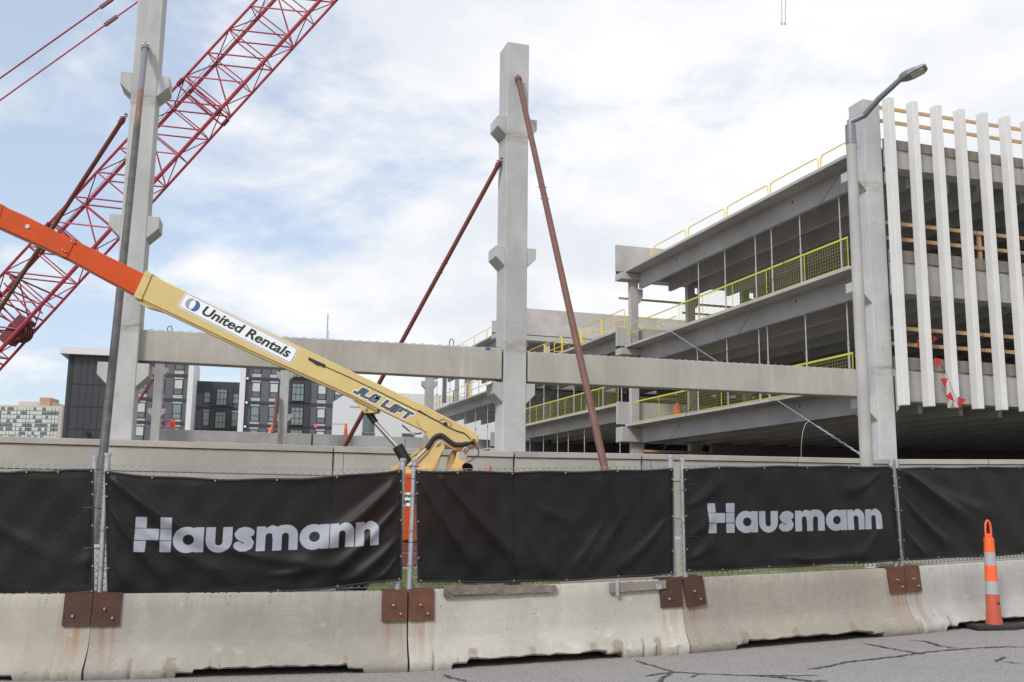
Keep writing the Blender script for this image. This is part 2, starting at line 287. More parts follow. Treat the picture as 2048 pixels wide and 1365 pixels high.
# barrier concrete: warm, worn, with rust washes below the plates (barrier coordinates: x along, z up)
def barrier_mat(name, col, seed):
    m = concrete(name, col, stain=(0.30, 0.24, 0.15), stain_amt=0.5, streak=0.34, pits=0.6, big=0.9, dark=0.72)
    t = m.node_tree; N_, L_ = t.nodes, t.links; b = N_['Principled BSDF']; src = b.inputs['Base Color'].links[0].from_socket
    a = N_.new('ShaderNodeAttribute'); a.attribute_name = 'rustwash'
    tcn = N_.new('ShaderNodeTexCoord'); mp = N_.new('ShaderNodeMapping'); mp.inputs['Scale'].default_value = (22, 1, 1.2); mp.inputs['Location'].default_value = (seed, seed, 0); L_.new(tcn.outputs['Object'], mp.inputs[0])
    n = N_.new('ShaderNodeTexNoise'); n.inputs['Scale'].default_value = 1; n.inputs['Detail'].default_value = 5; L_.new(mp.outputs[0], n.inputs['Vector'])
    r = N_.new('ShaderNodeMapRange'); r.inputs[1].default_value = 0.38; r.inputs[2].default_value = 0.66; L_.new(n.outputs[0], r.inputs[0])
    mu = N_.new('ShaderNodeMath'); mu.operation = 'MULTIPLY'; L_.new(r.outputs[0], mu.inputs[0]); L_.new(a.outputs['Fac'], mu.inputs[1])
    x = N_.new('ShaderNodeMix'); x.data_type = 'RGBA'; L_.new(mu.outputs[0], x.inputs[0]); L_.new(src, x.inputs[6]); x.inputs[7].default_value = (0.27, 0.13, 0.05, 1)
    a2 = N_.new('ShaderNodeAttribute'); a2.attribute_name = 'chip'
    y = N_.new('ShaderNodeMix'); y.data_type = 'RGBA'; cn_ = N_.new('ShaderNodeTexNoise'); cn_.inputs['Scale'].default_value = 16; cn_.inputs['Detail'].default_value = 9; cn_.inputs['Roughness'].default_value = .75; L_.new(tcn.outputs['Object'], cn_.inputs['Vector'])
    ca_ = N_.new('ShaderNodeMath'); ca_.operation = 'MULTIPLY_ADD'; L_.new(a2.outputs['Fac'], ca_.inputs[0]); ca_.inputs[1].default_value = .45; L_.new(cn_.outputs[0], ca_.inputs[2])
    cr_ = N_.new('ShaderNodeMapRange'); cr_.inputs[1].default_value = .70; cr_.inputs[2].default_value = .80; cr_.inputs[4].default_value = .8; L_.new(ca_.outputs[0], cr_.inputs[0]); L_.new(cr_.outputs[0], y.inputs[0]); L_.new(x.outputs[2], y.inputs[6]); y.inputs[7].default_value = (0.25, 0.205, 0.155, 1)
    # scuffs along the face, dark pock marks, grime band low down
    def nz(scale, stretch, det=6, rg_=.65):
        mp_ = N_.new('ShaderNodeMapping'); mp_.inputs['Scale'].default_value = stretch; mp_.inputs['Location'].default_value = (seed * 2.1, 0, seed); L_.new(tcn.outputs['Object'], mp_.inputs[0])
        n_ = N_.new('ShaderNodeTexNoise'); n_.inputs['Scale'].default_value = scale; n_.inputs['Detail'].default_value = det; n_.inputs['Roughness'].default_value = rg_; L_.new(mp_.outputs[0], n_.inputs['Vector']); return n_.outputs[0]
    def mr_(v, a_, b__, hi):
        r_ = N_.new('ShaderNodeMapRange'); r_.inputs[1].default_value = a_; r_.inputs[2].default_value = b__; r_.inputs[4].default_value = hi; L_.new(v, r_.inputs[0]); return r_.outputs[0]
    cur = y.outputs[2]
    for src_, lo_, hi_, amt, colr in ((nz(1, (1.6, 3, 26)), .61, .68, .32, tuple(c_ * .6 for c_ in col)), (nz(30, (1, 1, 1), 2, .5), .70, .74, .75, tuple(c_ * .32 for c_ in col)),
                                      (nz(2.6, (1, 1, 2), 9, .72), .55, .72, .34, tuple(c_ * .66 for c_ in col)), (nz(5, (1, 1, 1.4), 8, .7), .58, .70, .4, tuple(min(1, c_ * 1.4) for c_ in col))):
        q_ = N_.new('ShaderNodeMix'); q_.data_type = 'RGBA'; L_.new(mr_(src_, lo_, hi_, amt), q_.inputs[0]); L_.new(cur, q_.inputs[6]); q_.inputs[7].default_value = colr + (1,); cur = q_.outputs[2]
    L_.new(cur, b.inputs['Base Color']); return m
# banner cloth: woven mesh fabric, lets a little of what is behind show; printed ink follows the attribute
m, t, b = newmat('banner_mesh_fabric'); N_, L_ = t.nodes, t.links; outn = N_['Material Output']
a = N_.new('ShaderNodeAttribute'); a.attribute_name = 'ink'
st = N_.new('ShaderNodeMapRange'); st.inputs[1].default_value = -0.003; st.inputs[2].default_value = 0.003; st.inputs[3].default_value = 1; st.inputs[4].default_value = 0; L_.new(a.outputs['Fac'], st.inputs[0])
tcn = N_.new('ShaderNodeTexCoord'); mp = N_.new('ShaderNodeMapping'); mp.inputs['Scale'].default_value = (1.5, 1.5, 60); L_.new(tcn.outputs['Object'], mp.inputs[0])
n = N_.new('ShaderNodeTexNoise'); n.inputs['Scale'].default_value = 2.0; n.inputs['Detail'].default_value = 6; n.inputs['Roughness'].default_value = 0.7; L_.new(mp.outputs[0], n.inputs['Vector'])
rk = N_.new('ShaderNodeValToRGB'); e = rk.color_ramp.elements; e[0].color = (0.002, 0.002, 0.0022, 1); e[1].color = (0.008, 0.008, 0.0085, 1); e[0].position = .3; e[1].position = .75; L_.new(n.outputs[0], rk.inputs[0])
ri = N_.new('ShaderNodeValToRGB'); e = ri.color_ramp.elements; e[0].color = (0.26, 0.275, 0.315, 1); e[1].color = (0.37, 0.385, 0.43, 1); L_.new(n.outputs[0], ri.inputs[0])
mm = N_.new('ShaderNodeMix'); mm.data_type = 'RGBA'; L_.new(st.outputs[0], mm.inputs[0]); L_.new(rk.outputs[0], mm.inputs[6]); L_.new(ri.outputs[0], mm.inputs[7]); dn = N_.new('ShaderNodeTexNoise'); dn.inputs['Scale'].default_value = 3.0; dn.inputs['Detail'].default_value = 9; dn.inputs['Roughness'].default_value = .75; L_.new(tcn.outputs['Object'], dn.inputs['Vector'])
dr_ = N_.new('ShaderNodeMapRange'); dr_.inputs[1].default_value = .5; dr_.inputs[2].default_value = .8; dr_.inputs[4].default_value = .10; L_.new(dn.outputs[0], dr_.inputs[0])
dm = N_.new('ShaderNodeMix'); dm.data_type = 'RGBA'; L_.new(dr_.outputs[0], dm.inputs[0]); L_.new(mm.outputs[2], dm.inputs[6]); dm.inputs[7].default_value = (0.11, 0.10, 0.09, 1); L_.new(dm.outputs[2], b.inputs['Base Color'])
b.inputs['Roughness'].default_value = 0.52; b.inputs['Specular IOR Level'].default_value = 0.25
tr = N_.new('ShaderNodeBsdfTransparent'); ms = N_.new('ShaderNodeMixShader')
pf = N_.new('ShaderNodeMapRange'); pf.inputs[3].default_value = 0.02; pf.inputs[4].default_value = 0.01; L_.new(st.outputs[0], pf.inputs[0]); L_.new(pf.outputs[0], ms.inputs[0])
L_.new(b.outputs[0], ms.inputs[1]); L_.new(tr.outputs[0], ms.inputs[2]); L_.new(ms.outputs[0], outn.inputs[0]); M['banner'] = m

# ================================================================== THE GROUND
TOE = [Vector(p) for p in ((-10.5, 9.7, -.12), (-7.37, 9.9, -.12), (-4.17, 10.23, -.12), (-1.04, 10.9, -.11), (2.05, 11.7, 0), (5.18, 13.08, .08), (8.1, 14.6, .17), (11.0, 16.3, .26))]
def groundz(x):
    return float(np.interp(x, [p.x for p in TOE], [p.z for p in TOE]))
b_ = MB().box((-900, -300, -1.2), (900, 1500, -1.0)); tag(b_.build('ground', M['soil']), kind='structure')
xs = np.linspace(-40, 40, 81); ys = [-40, -10, 0, 4, 8, 12, 16, 20]
mb = MB(); vs = [(x, y, groundz(x)) for y in ys for x in xs]; nx = len(xs)
mb.add(vs, [(j * nx + i, j * nx + i + 1, (j + 1) * nx + i + 1, (j + 1) * nx + i) for j in range(len(ys) - 1) for i in range(nx - 1)])
road = tag(mb.build('road', M['asphalt']), kind='structure')
def toe_line(x): return float(np.interp(x, [p.x for p in TOE], [p.y for p in TOE]))
def wall_line(x): return float(np.interp(x, [-30, -9.2, 0, 10.6, 16, 40], [17.6, 22.0, 24.3, 28.15, 28.9, 32]))
def verge_z(x, k): return max(groundz(x) + 0.10, 0.02) * (1 - k) + 0.16 * k + 0.015 * math.sin(3 * x + 9 * k)
mb = MB(); xv = np.linspace(-30, 30, 121); ks = np.linspace(0, 1, 10)
vs = [(x, (toe_line(x) + .5) * (1 - k) + (wall_line(x) + .3) * k, verge_z(x, k)) for k in ks for x in xv]; nx = len(xv)
mb.add(vs, [(j * nx + i, j * nx + i + 1, (j + 1) * nx + i + 1, (j + 1) * nx + i) for j in range(len(ks) - 1) for i in range(nx - 1)])
verge = tag(mb.build('verge', M['grass']), kind='structure')
mb = MB()
for _ in range(60000):
    x = random.uniform(-9, 15); k = random.uniform(0.05, 0.98) ** 0.8; y = (toe_line(x) + .5) * (1 - k) + (wall_line(x)) * k; z = verge_z(x, k)
    if math.sin(x * 1.3) * math.sin(y * 1.1) > 0.55: continue
    h = random.uniform(.03, .10); a_ = random.uniform(0, 6.28); dx, dy = .012 * math.cos(a_), .012 * math.sin(a_); lx, ly = random.uniform(-.04, .04), random.uniform(-.04, .04)
    mb.add([(x - dx, y - dy, z), (x + dx, y + dy, z), (x + lx, y + ly, z + h)], [(0, 1, 2)])
me = bpy.data.meshes.new('grass_blades'); me.from_pydata(mb.v, [], mb.f); me.materials.append(M['grass'])
o = bpy.data.objects.new('grass', me); COL.objects.link(o); tag(o, 'short patchy green grass on the verge behind the barriers', 'grass', kind='stuff')
mb = MB()      # grit and small stones swept against the barriers
for _ in range(2600):
    x = random.uniform(-6, 9); y = toe_line(x) - abs(random.gauss(0, .22)) - .0 + random.uniform(-.02, .25); z = groundz(x); s_ = random.uniform(.002, .009) * (2.0 if random.random() < .04 else 1)
    q_ = [(x + s_ * random.uniform(.6, 1.4) * math.cos(a_), y + s_ * random.uniform(.6, 1.4) * math.sin(a_), z) for a_ in (0, 1.6, 3.1, 4.7)]
    mb.add(q_ + [(x, y, z + s_ * random.uniform(.6, 1.3))], [(0, 1, 4), (1, 2, 4), (2, 3, 4), (3, 0, 4)])
o = mb.build('gravel', M['grit']); tag(o, 'loose grit and small stones along the foot of the barriers', 'gravel', kind='stuff')
# crack sealant lines on the road
def on_road(px, py):
    d = ray(px, py); z = 0.05; C0 = Vector((0, 0, EYE))
    for _ in range(8):
        p = C0 + d * ((z - EYE) / d.z); z = groundz(p.x)
    return Vector((p.x, p.y, z + 0.004))
cracks = [[(1268, 1321), (1290, 1328), (1320, 1336), (1347, 1345), (1400, 1348), (1470, 1351), (1560, 1352), (1640, 1352)],
          [(1347, 1345), (1310, 1350), (1290, 1353)], [(1347, 1345), (1325, 1358), (1318, 1368)], [(1395, 1350), (1380, 1356)],
          [(1617, 1340), (1660, 1334), (1690, 1326), (1740, 1320), (1800, 1314), (1832, 1308), (1880, 1303), (1940, 1298), (2000, 1295), (2060, 1295)],
          [(1728, 1288), (1770, 1296), (1810, 1303), (1832, 1307), (1852, 1310)], [(1815, 1282), (1850, 1284), (1880, 1293), (1925, 1299)],
          [(1500, 1352), (1560, 1356), (1620, 1364), (1655, 1363)], [(1990, 1325), (2005, 1318), (2010, 1316)], [(2000, 1324), (2048, 1329)], [(885, 1350), (900, 1357), (945, 1366)]]
for ci, line in enumerate(cracks):
    P = [on_road(*q) for q in line]; Q = []
    for a1, b1 in zip(P[:-1], P[1:]):
        for k in range(8): Q.append(a1.lerp(b1, k / 8) + Vector((random.uniform(-.02, .02), random.uniform(-.02, .02), 0)))
    Q.append(P[-1]); mb = MB(); vs = []
    for i, q in enumerate(Q):
        d = (Q[min(i + 1, len(Q) - 1)] - Q[max(i - 1, 0)]); nrm = Vector((-d.y, d.x, 0)).normalized(); wd = random.uniform(.010, .030) * (0.25 + 0.75 * min(1, min(i, len(Q) - 1 - i) / 4))
        z = groundz(q.x) + 0.004 + ci * .0008; vs += [(q.x - nrm.x * wd, q.y - nrm.y * wd, z), (q.x + nrm.x * wd, q.y + nrm.y * wd, z)]
    mb.add(vs, [(2 * i, 2 * i + 1, 2 * i + 3, 2 * i + 2) for i in range(len(Q) - 1)]); mb.build('tar_seam', M['tar'], road)

# ================================================================== BARRIERS, PLATES, FENCE PANELS, BANNERS
PROFILE = [(0.02, 0.0), (0.0, 0.03), (0.0, 0.08), (0.05, 0.15), (0.11, 0.23), (0.155, 0.30), (0.172, 0.36), (0.19, 0.50), (0.205, 0.66), (0.218, 0.79), (0.235, 0.81), (0.365, 0.81), (0.382, 0.79), (0.40, 0.60), (0.44, 0.32), (0.60, 0.08), (0.60, 0.0)]
def seg_frame(i):
    a, b1 = TOE[i], TOE[i + 1]; d = (b1 - a); Ls = math.hypot(d.x, d.y); ang = math.atan2(d.y, d.x); return a, b1, Ls, ang
tones = [(0.42, 0.385, 0.33), (0.44, 0.405, 0.345), (0.36, 0.335, 0.295), (0.47, 0.445, 0.395), (0.33, 0.30, 0.255), (0.47, 0.455, 0.425), (0.5, 0.47, 0.42)]
blabels = {0: 'farthest left concrete barrier, beyond the left edge of the view', 6: 'farthest right concrete barrier, beyond the orange post', 1: 'pale concrete barrier at the left edge, rust runs under its right plate', 2: 'grey concrete barrier under the large white company-name banner',
           3: 'cream concrete barrier carrying two weathered boards on its top edge', 4: 'brownish concrete barrier with a crumbled toe below the smaller name banner', 5: 'whitish concrete barrier behind the orange channelizer post'}
SEG = {}
for i in range(0, 7):
    a, b1, Ls, ang = seg_frame(i); gap = 0.012
    th = thing('concrete_barrier', blabels[i], 'barrier', a, ang, 'concrete barriers along the road'); SEG[i] = (a, b1, Ls, ang, th)
    slope = (b1.z - a.z) / Ls; ns = 150; vs = []; rw = []; ch = []
    rg = np.random.default_rng(50 + i); low = np.interp(np.arange(ns + 1), np.arange(0, ns + 1, 4), rg.random(len(np.arange(0, ns + 1, 4)))) 
    f0, f1 = {0: (.6, Ls - .6), 6: (.6, Ls - .6), 1: (.55, Ls - .75), 2: (.95, Ls - .55), 3: (.55, Ls - .9), 4: (.72, Ls - .65), 5: (.62, Ls - .6)}[i]
    for s in range(ns + 1):
        x = gap + (Ls - 2 * gap) * s / ns; raised = 0.075 if f0 < x < f1 else 0.0
        for e_ in (f0, f1):
            if abs(x - e_) < .09: raised = 0.04
        for k, (py, pz) in enumerate(PROFILE):
            z = pz; y = py; c_ = 0.0
            if k in (0, 1) or k >= 15: z = max(pz, raised + (0.012 * low[s] if raised else 0))
            if k == 1: z = max(.03, raised + .015) + .02 * low[s]
            if k == 2: z = .08 + .035 * low[s]; y = .0 + .006 * low[s]; 
            if k in (0, 1, 2, 3) and low[s] > .72: y += (.022 if k < 3 else .006) * (low[s] - .72) * 3.5 + abs(rg.normal(0, .004)); c_ = min(1, (low[s] - .72) * 5)
            if k == 3: z += .02 * (low[s] - .5)
            if k in (9, 10) and rg.random() < .12: y += .006; z -= .008
            y += rg.normal(0, .0012)
            vs.append((x, y, z + slope * x))
            rwv = 0.0
            for ex, sg in ((0, 1), (Ls, -1)):
                dd = (x - ex) * sg
                if 0.0 <= dd < .34 and pz < .53: rwv = max(rwv, (1 - abs(dd - .17) / .19) * (pz / .55))
            rw.append(max(0, rwv)); ch.append(c_ if k <= 3 else 0)
    npf = len(PROFILE); fs = [(s * npf + k, (s + 1) * npf + k, (s + 1) * npf + k + 1, s * npf + k + 1) for s in range(ns) for k in range(npf - 1)]
    fs += [tuple(range(npf)), tuple(range(ns * npf, (ns + 1) * npf))] + [(s * npf, (s + 1) * npf, (s + 1) * npf + npf - 1, s * npf + npf - 1) for s in range(ns)]
    mb = MB().add(vs, fs); body = mb.build('barrier_body', barrier_mat('barrier_concrete', tones[i], i * 3.3), th, smooth=True)
    at = body.data.attributes.new('rustwash', 'FLOAT', 'POINT'); at.data.foreach_set('value', rw)
    at = body.data.attributes.new('chip', 'FLOAT', 'POINT'); at.data.foreach_set('value', ch)
    for end in (0, 1):
        if i == 0 and end == 0: continue
        wd = .27; x0 = .014 if end == 0 else Ls - .014 - wd; tilt = 0
        if i == 4 and end == 0: x0 = .05
        zt, zb = .822, .50
        q = MB()
        yt, yb = .2, .176
        q.add([(x0, yb - .012, zb), (x0 + wd, yb - .012, zb), (x0 + wd, yt - .004, zt), (x0, yt - .004, zt), (x0, yb - .001, zb), (x0 + wd, yb - .001, zb), (x0 + wd, .41, zt), (x0, .41, zt), (x0, .41, zt - .01), (x0 + wd, .41, zt - .01), (x0 + wd, yt + .03, zt - .01), (x0, yt + .03, zt - .01)],
              [(0, 1, 2, 3), (3, 2, 6, 7), (0, 4, 11, 3), (1, 2, 10, 5), (0, 1, 5, 4), (7, 6, 9, 8), (4, 5, 10, 11), (11, 10, 9, 8), (3, 11, 8, 7), (2, 6, 9, 10)])
        q.v = [(v[0], v[1], v[2] + slope * v[0]) for v in q.v]
        if i == 4 and end == 0:
            c0 = (x0 + .14, 0, .66); an = rad(5); q.v = [(c0[0] + (v[0] - c0[0]) * math.cos(an) - (v[2] - c0[2]) * math.sin(an), v[1] - .01, c0[2] + (v[0] - c0[0]) * math.sin(an) + (v[2] - c0[2]) * math.cos(an)) for v in q.v]
        pl_ = q.build('steel_plate', M['rust'] if (i + end) % 2 else M['rust2'], th)
        for bx, bz in ([(.12, .17), (.20, .08)] if (end == 0) == (i % 2 == 1) or end == 0 else [(.10, .10)]):
            MB().tube([(x0 + bx, yb - .03, zb + bz + slope * x0), (x0 + bx, yb + .02, zb + bz + slope * x0)], .011, 7).build('bolt', M['galv'], pl_)
def on_seg(i, px, py, off):
    a, b1, Ls, ang, th = SEG[i]; return hit(px, py, a, ang, off)
# boards lying on the third barrier
for name, lab, c4, mt in (('weathered_board', 'long splintered grey board fixed on top edge of cream barrier', [(888, 1171), (1112, 1171), (1112, 1183), (888, 1193)], 'woodold'),
                      ('bracket_board', 'short grey board with a steel clip beside the rusty plate', [(1220, 1166), (1332, 1161), (1332, 1177), (1220, 1186)], 'woodgrey')):
    a, b1, Ls, ang, th = SEG[3]; P4 = [on_seg(3, *q, .17) for q in c4]
    base = a + Vector((math.cos(ang), math.sin(ang), 0)) * P4[0][0]; t0 = thing(name, lab, 'board', (base.x, base.y, P4[0][1]), ang)
    P4 = [(x - P4[0][0], z - P4[0][1]) for x, z in P4]
    x0, x1 = P4[0][0], P4[1][0]; n = 24; rg = np.random.default_rng(5)
    top = [(x0 + (x1 - x0) * k / n, P4[0][1] + (P4[1][1] - P4[0][1]) * k / n + rg.normal(0, .003)) for k in range(n + 1)]
    bot = [(x0 + (x1 - x0) * k / n, P4[3][1] + (P4[2][1] - P4[3][1]) * k / n + rg.normal(0, .008 if mt == 'woodold' else .001)) for k in range(n, -1, -1)]
    MB().prism(top + bot, .165, .20).build('plank', M[mt], t0)
    if mt == 'woodold': MB().prism([(x0 + .05, -.07), (x1 - .7, -.075), (x1 - .72, -.092), (x0 + .1, -.10)], .15, .164).build('splinter', M[mt], t0)
    else:
        MB().box((x0 + .06, .148, -.14), (x0 + .10, .162, .03)).build('clip', M['galv'], t0)
        MB().box((x1 - .13, .155, -.075), (x1 - .06, .163, -.02)).build('washer', M['galv'], t0)

# fence panels stand on the barrier tops
FZ = 1.30
fence_lab = {6: 'chain-link fence panel farthest right, past the orange post', 1: 'chain-link fence panel behind the plain banner at the left edge', 2: 'chain-link fence panel carrying the larger company-name banner', 3: 'chain-link fence panel carrying the plain black banner in the middle',
             4: 'chain-link fence panel carrying the smaller company-name banner', 5: 'chain-link fence panel behind the plain banner at the right edge'}
postpx = {6: (2212, 2372), 1: (-60, 184), 2: (209, 804), 3: (827, 1342), 4: (1366, 1786), 5: (1797, 2196)}
for i in range(1, 7):
    a, b1, Ls, ang, th = SEG[i]; slope = (b1.z - a.z) / Ls
    t0 = thing('chain_link_fence', fence_lab[i], 'fence', (a.x, a.y, a.z), ang, 'chain-link fence panels on the barriers')
    xs2 = [on_seg(i, px, 1000, .31)[0] for px in postpx[i]]
    for j, x in enumerate(xs2):
        z0 = .815 + slope * x; ht = FZ + .06 + (0.03 if i in (2, 3) else 0); lean = .02 * (-1) ** (i + j)
        po = MB().tube([(x + lean, .31, z0), (x, .31, z0 + ht)], .030, 12).build('post', M['galv'], t0, smooth=True)
        MB().tube([(x, .31, z0 + ht), (x, .31, z0 + ht + .03)], .036, 12).build('post_cap', M['galv'], po, smooth=True)
        for zc in (.25, .62, 1.0): MB().tube([(x + lean * (1 - zc / ht), .31, z0 + zc), (x + lean * (1 - zc / ht), .31, z0 + zc + .022)], .036, 10).build('tie_band', M['wire'], po)
    x0, x1 = xs2[0] - .045 * (i % 2 == 0), xs2[1] + .04; mb = MB(); cell = .075; hz0, hz1 = .84, .81 + FZ
    nd = int((x1 - x0 + FZ) / cell)
    for k in range(nd):          # woven diagonals, both ways
        for sg in (1, -1):
            xa = x0 + k * cell - (0 if sg < 0 else FZ) ; xb = xa + FZ if sg > 0 else xa - FZ
            za, zb = hz0, hz1
            pa, pb = (xa, za), (xb, zb)
            # clip to the panel
            def clip(pa, pb):
                (xa, za), (xb, zb) = pa, pb; t0_, t1_ = 0, 1; dx = xb - xa
                for q, lim, s_ in ((xa - x0, 0, 1), (x1 - xa, 0, -1)):
                    den = dx * s_
                    if den > 0: t0_ = max(t0_, -q / den)
                    elif den < 0: t1_ = min(t1_, q / -den)
                return (xa + dx * t0_, za + (zb - za) * t0_), (xa + dx * t1_, za + (zb - za) * t1_), t0_ < t1_
            pa, pb, ok = clip(pa, pb)
            if ok: mb.bar((pa[0], .315 + .004 * sg, pa[1] + slope * pa[0]), (pb[0], .315 + .004 * sg, pb[1] + slope * pb[0]), .006, .006, (0, 1, 0))
    for zz_ in (hz1, hz0): mb.bar((x0, .318, zz_ + slope * x0), (x1, .318, zz_ + slope * x1), .007, .007)
    tag(mb.build('chain_link', M['wire'], t0), kind='stuff')

# ---- lettering field: signed distance to the word, in units where the capital is 285 high
def sd_box(x, y, x0, x1, y0, y1, r=0):
    cx_, cy_ = (x0 + x1) / 2, (y0 + y1) / 2; dx = np.abs(x - cx_) - (x1 - x0) / 2 + r; dy = np.abs(y - cy_) - (y1 - y0) / 2 + r
    return np.minimum(np.maximum(dx, dy), 0) + np.hypot(np.maximum(dx, 0), np.maximum(dy, 0)) - r
def sd_circ(x, y, a, b, r): return np.hypot(x - a, y - b) - r
def sd_seg(x, y, a, b, r):
    ax, ay, bx, by = *a, *b; t = np.clip(((x - ax) * (bx - ax) + (y - ay) * (by - ay)) / ((bx - ax) ** 2 + (by - ay) ** 2 + 1e-9), 0, 1)
    return np.hypot(x - ax - t * (bx - ax), y - ay - t * (by - ay)) - r
def wordmark(x, y):
    d = np.full(x.shape, 1e3); U_ = lambda *a: np.minimum.reduce(a)
    for bx in ((65, 150, 197, 285), (65, 246, 98, 190), (65, 150, 0, 90), (256, 342, 197, 285), (256, 342, 98, 190), (256, 342, 0, 90)): d = U_(d, sd_box(x, y, *bx))
    def ga(ox): return np.maximum(U_(sd_circ(x, y, ox + 107, 102, 107), sd_box(x, y, ox + 160, ox + 232, 0, 205)), -sd_circ(x, y, ox + 117, 103, 43))
    d = U_(d, ga(353), ga(1322))
    d = U_(d, np.maximum(U_(sd_box(x, y, 600, 800, 95, 205), sd_circ(x, y, 700, 95, 100)), -U_(sd_box(x, y, 671, 727, 80, 400), sd_circ(x, y, 699, 82, 28))))
    S_ = [(936, 156), (915, 168), (890, 171), (864, 163), (850, 143), (862, 124), (890, 110), (918, 95), (934, 70), (926, 47), (900, 34), (868, 34), (844, 50)]
    for p, q in zip(S_[:-1], S_[1:]): d = U_(d, sd_seg(x, y, p, q, 33))
    def gn(ox, wd): return U_(sd_box(x, y, ox, ox + 70, 0, 205), np.maximum(U_(sd_box(x, y, ox, ox + wd, 0, 120), sd_box(x, y, ox + 48, ox + wd, 40, 213, 88)), -U_(sd_box(x, y, ox + 70, ox + wd - 70, -100, 118), sd_circ(x, y, ox + wd / 2, 118, wd / 2 - 70))))
    d = U_(d, gn(1562, 193), gn(1765, 190))
    d = U_(d, gn(985, 198))
    o2 = 1112; d = U_(d, np.maximum(U_(sd_box(x, y, o2, o2 + 196, 0, 120), sd_box(x, y, o2 - 5, o2 + 196, 40, 213, 88)), -U_(sd_box(x, y, o2 + 70, o2 + 126, -100, 118), sd_circ(x, y, o2 + 98, 118, 28))))
    return d
ban = {6: dict(c=[(2216, 931), (2290, 931), (2368, 929), (2216, 1098), (2290, 1093), (2368, 1087)], lab='plain black mesh banner farthest right, past the orange post'),  # corners and mid points of each cloth as surveyed: TL, TM, TR, BL, BM, BR, word box, folds
    1: dict(c=[(-120, 942), (60, 942), (187, 937), (-120, 1186), (40, 1190), (187, 1187)], lab='plain black mesh banner at the left edge, tied to the fence'),
    2: dict(c=[(211, 943), (500, 958), (803, 939), (216, 1190), (500, 1189), (803, 1160)], lab='black mesh banner printed with a large pale grey company name', word=((267, 1104, 1034), (757, 1090, 1042))),
    3: dict(c=[(832, 941), (1080, 943), (1345, 937), (836, 1165), (1090, 1164), (1346, 1148)], lab='plain black mesh banner in the middle, red machine showing dimly through'),
    4: dict(c=[(1367, 937), (1580, 932), (1783, 934), (1372, 1145), (1560, 1136), (1800, 1123)], lab='black mesh banner printed with a smaller pale grey company name', word=((1415, 1067, 1007), (1763, 1058, 1012))),
    5: dict(c=[(1792, 936), (2000, 934), (2200, 932), (1808, 1121), (1990, 1113), (2200, 1100)], lab='plain black mesh banner at the right edge behind the orange post')}
def fold(u, v, x0, y0, x1, y1, wdt, amp):
    """a ridge between two points of the cloth, fading to its end"""
    dx, dy = x1 - x0, y1 - y0; l2 = dx * dx + dy * dy; t = ((u - x0) * dx + (v - y0) * dy) / l2; tcl = np.clip(t, 0, 1)
    fin_ = 1.0 if (x0 < .12 or x0 > 2.85 or y0 > 1.1) else 0.0
    sag = 0.05 * np.sin(tcl * math.pi); dist = np.hypot(u - x0 - tcl * dx, v - y0 - tcl * dy + sag); wv = wdt * (0.6 + 1.2 * tcl)
    return amp * np.exp(-(dist / wv) ** 2) * (fin_ * 0.4 * (1 - tcl) + (1.0 if fin_ else .85) * np.sin(tcl * math.pi) ** 1.2)
folds = {6: [(.05, 1.1, 1.2, .4, .07, .05), (2.9, 1.1, 1.9, .45, .07, .05)], 1: [(2.9, 1.1, 1.9, .45, .07, .05), (2.9, .9, 1.2, .25, .05, .035), (.3, .9, 1.4, .3, .06, .02), (2.4, .35, 3.2, .15, .04, .02)],
         2: [(.03, 1.22, 1.3, .42, .07, .06), (1.1, .52, 2.6, .30, .05, .04), (.03, .95, .75, .1, .045, .04), (.02, .7, .35, .05, .03, .03), (.3, .75, 1.5, .12, .06, .045), (3.0, 1.2, 2.0, .32, .08, .055), (3.05, .95, 2.2, .12, .05, .04), (3.05, .6, 2.4, .06, .05, .03), (3.05, .4, 2.7, .05, .03, .03), (1.6, .2, 2.6, .42, .05, .03)],
         3: [(.03, 1.15, .75, .1, .045, .045), (.3, 1.15, 1.35, .12, .06, .05), (1.2, .65, 1.6, .05, .05, .03), (2.5, .85, 1.9, .05, .06, .035), (2.95, .7, 2.3, .1, .05, .03), (1.3, .9, 2.0, .65, .06, .02), (2.2, .7, 1.75, .1, .04, .03)],
         4: [(.02, .75, .6, 1.15, .06, .035), (.05, .4, .45, .75, .06, .03), (.05, .15, .4, .4, .05, .03), (3.0, 1.2, 2.3, .95, .06, .04), (1.2, .15, 2.9, .22, .05, .03), (2.95, .5, 2.5, .1, .05, .03), (1.5, .2, 2.2, .1, .05, .03)],
         5: [(.05, 1.2, 1.5, .5, .08, .06), (.1, .8, 1.0, .15, .05, .04), (.05, .45, .5, .05, .04, .03), (.6, 1.0, 2.0, .6, .06, .03)]}
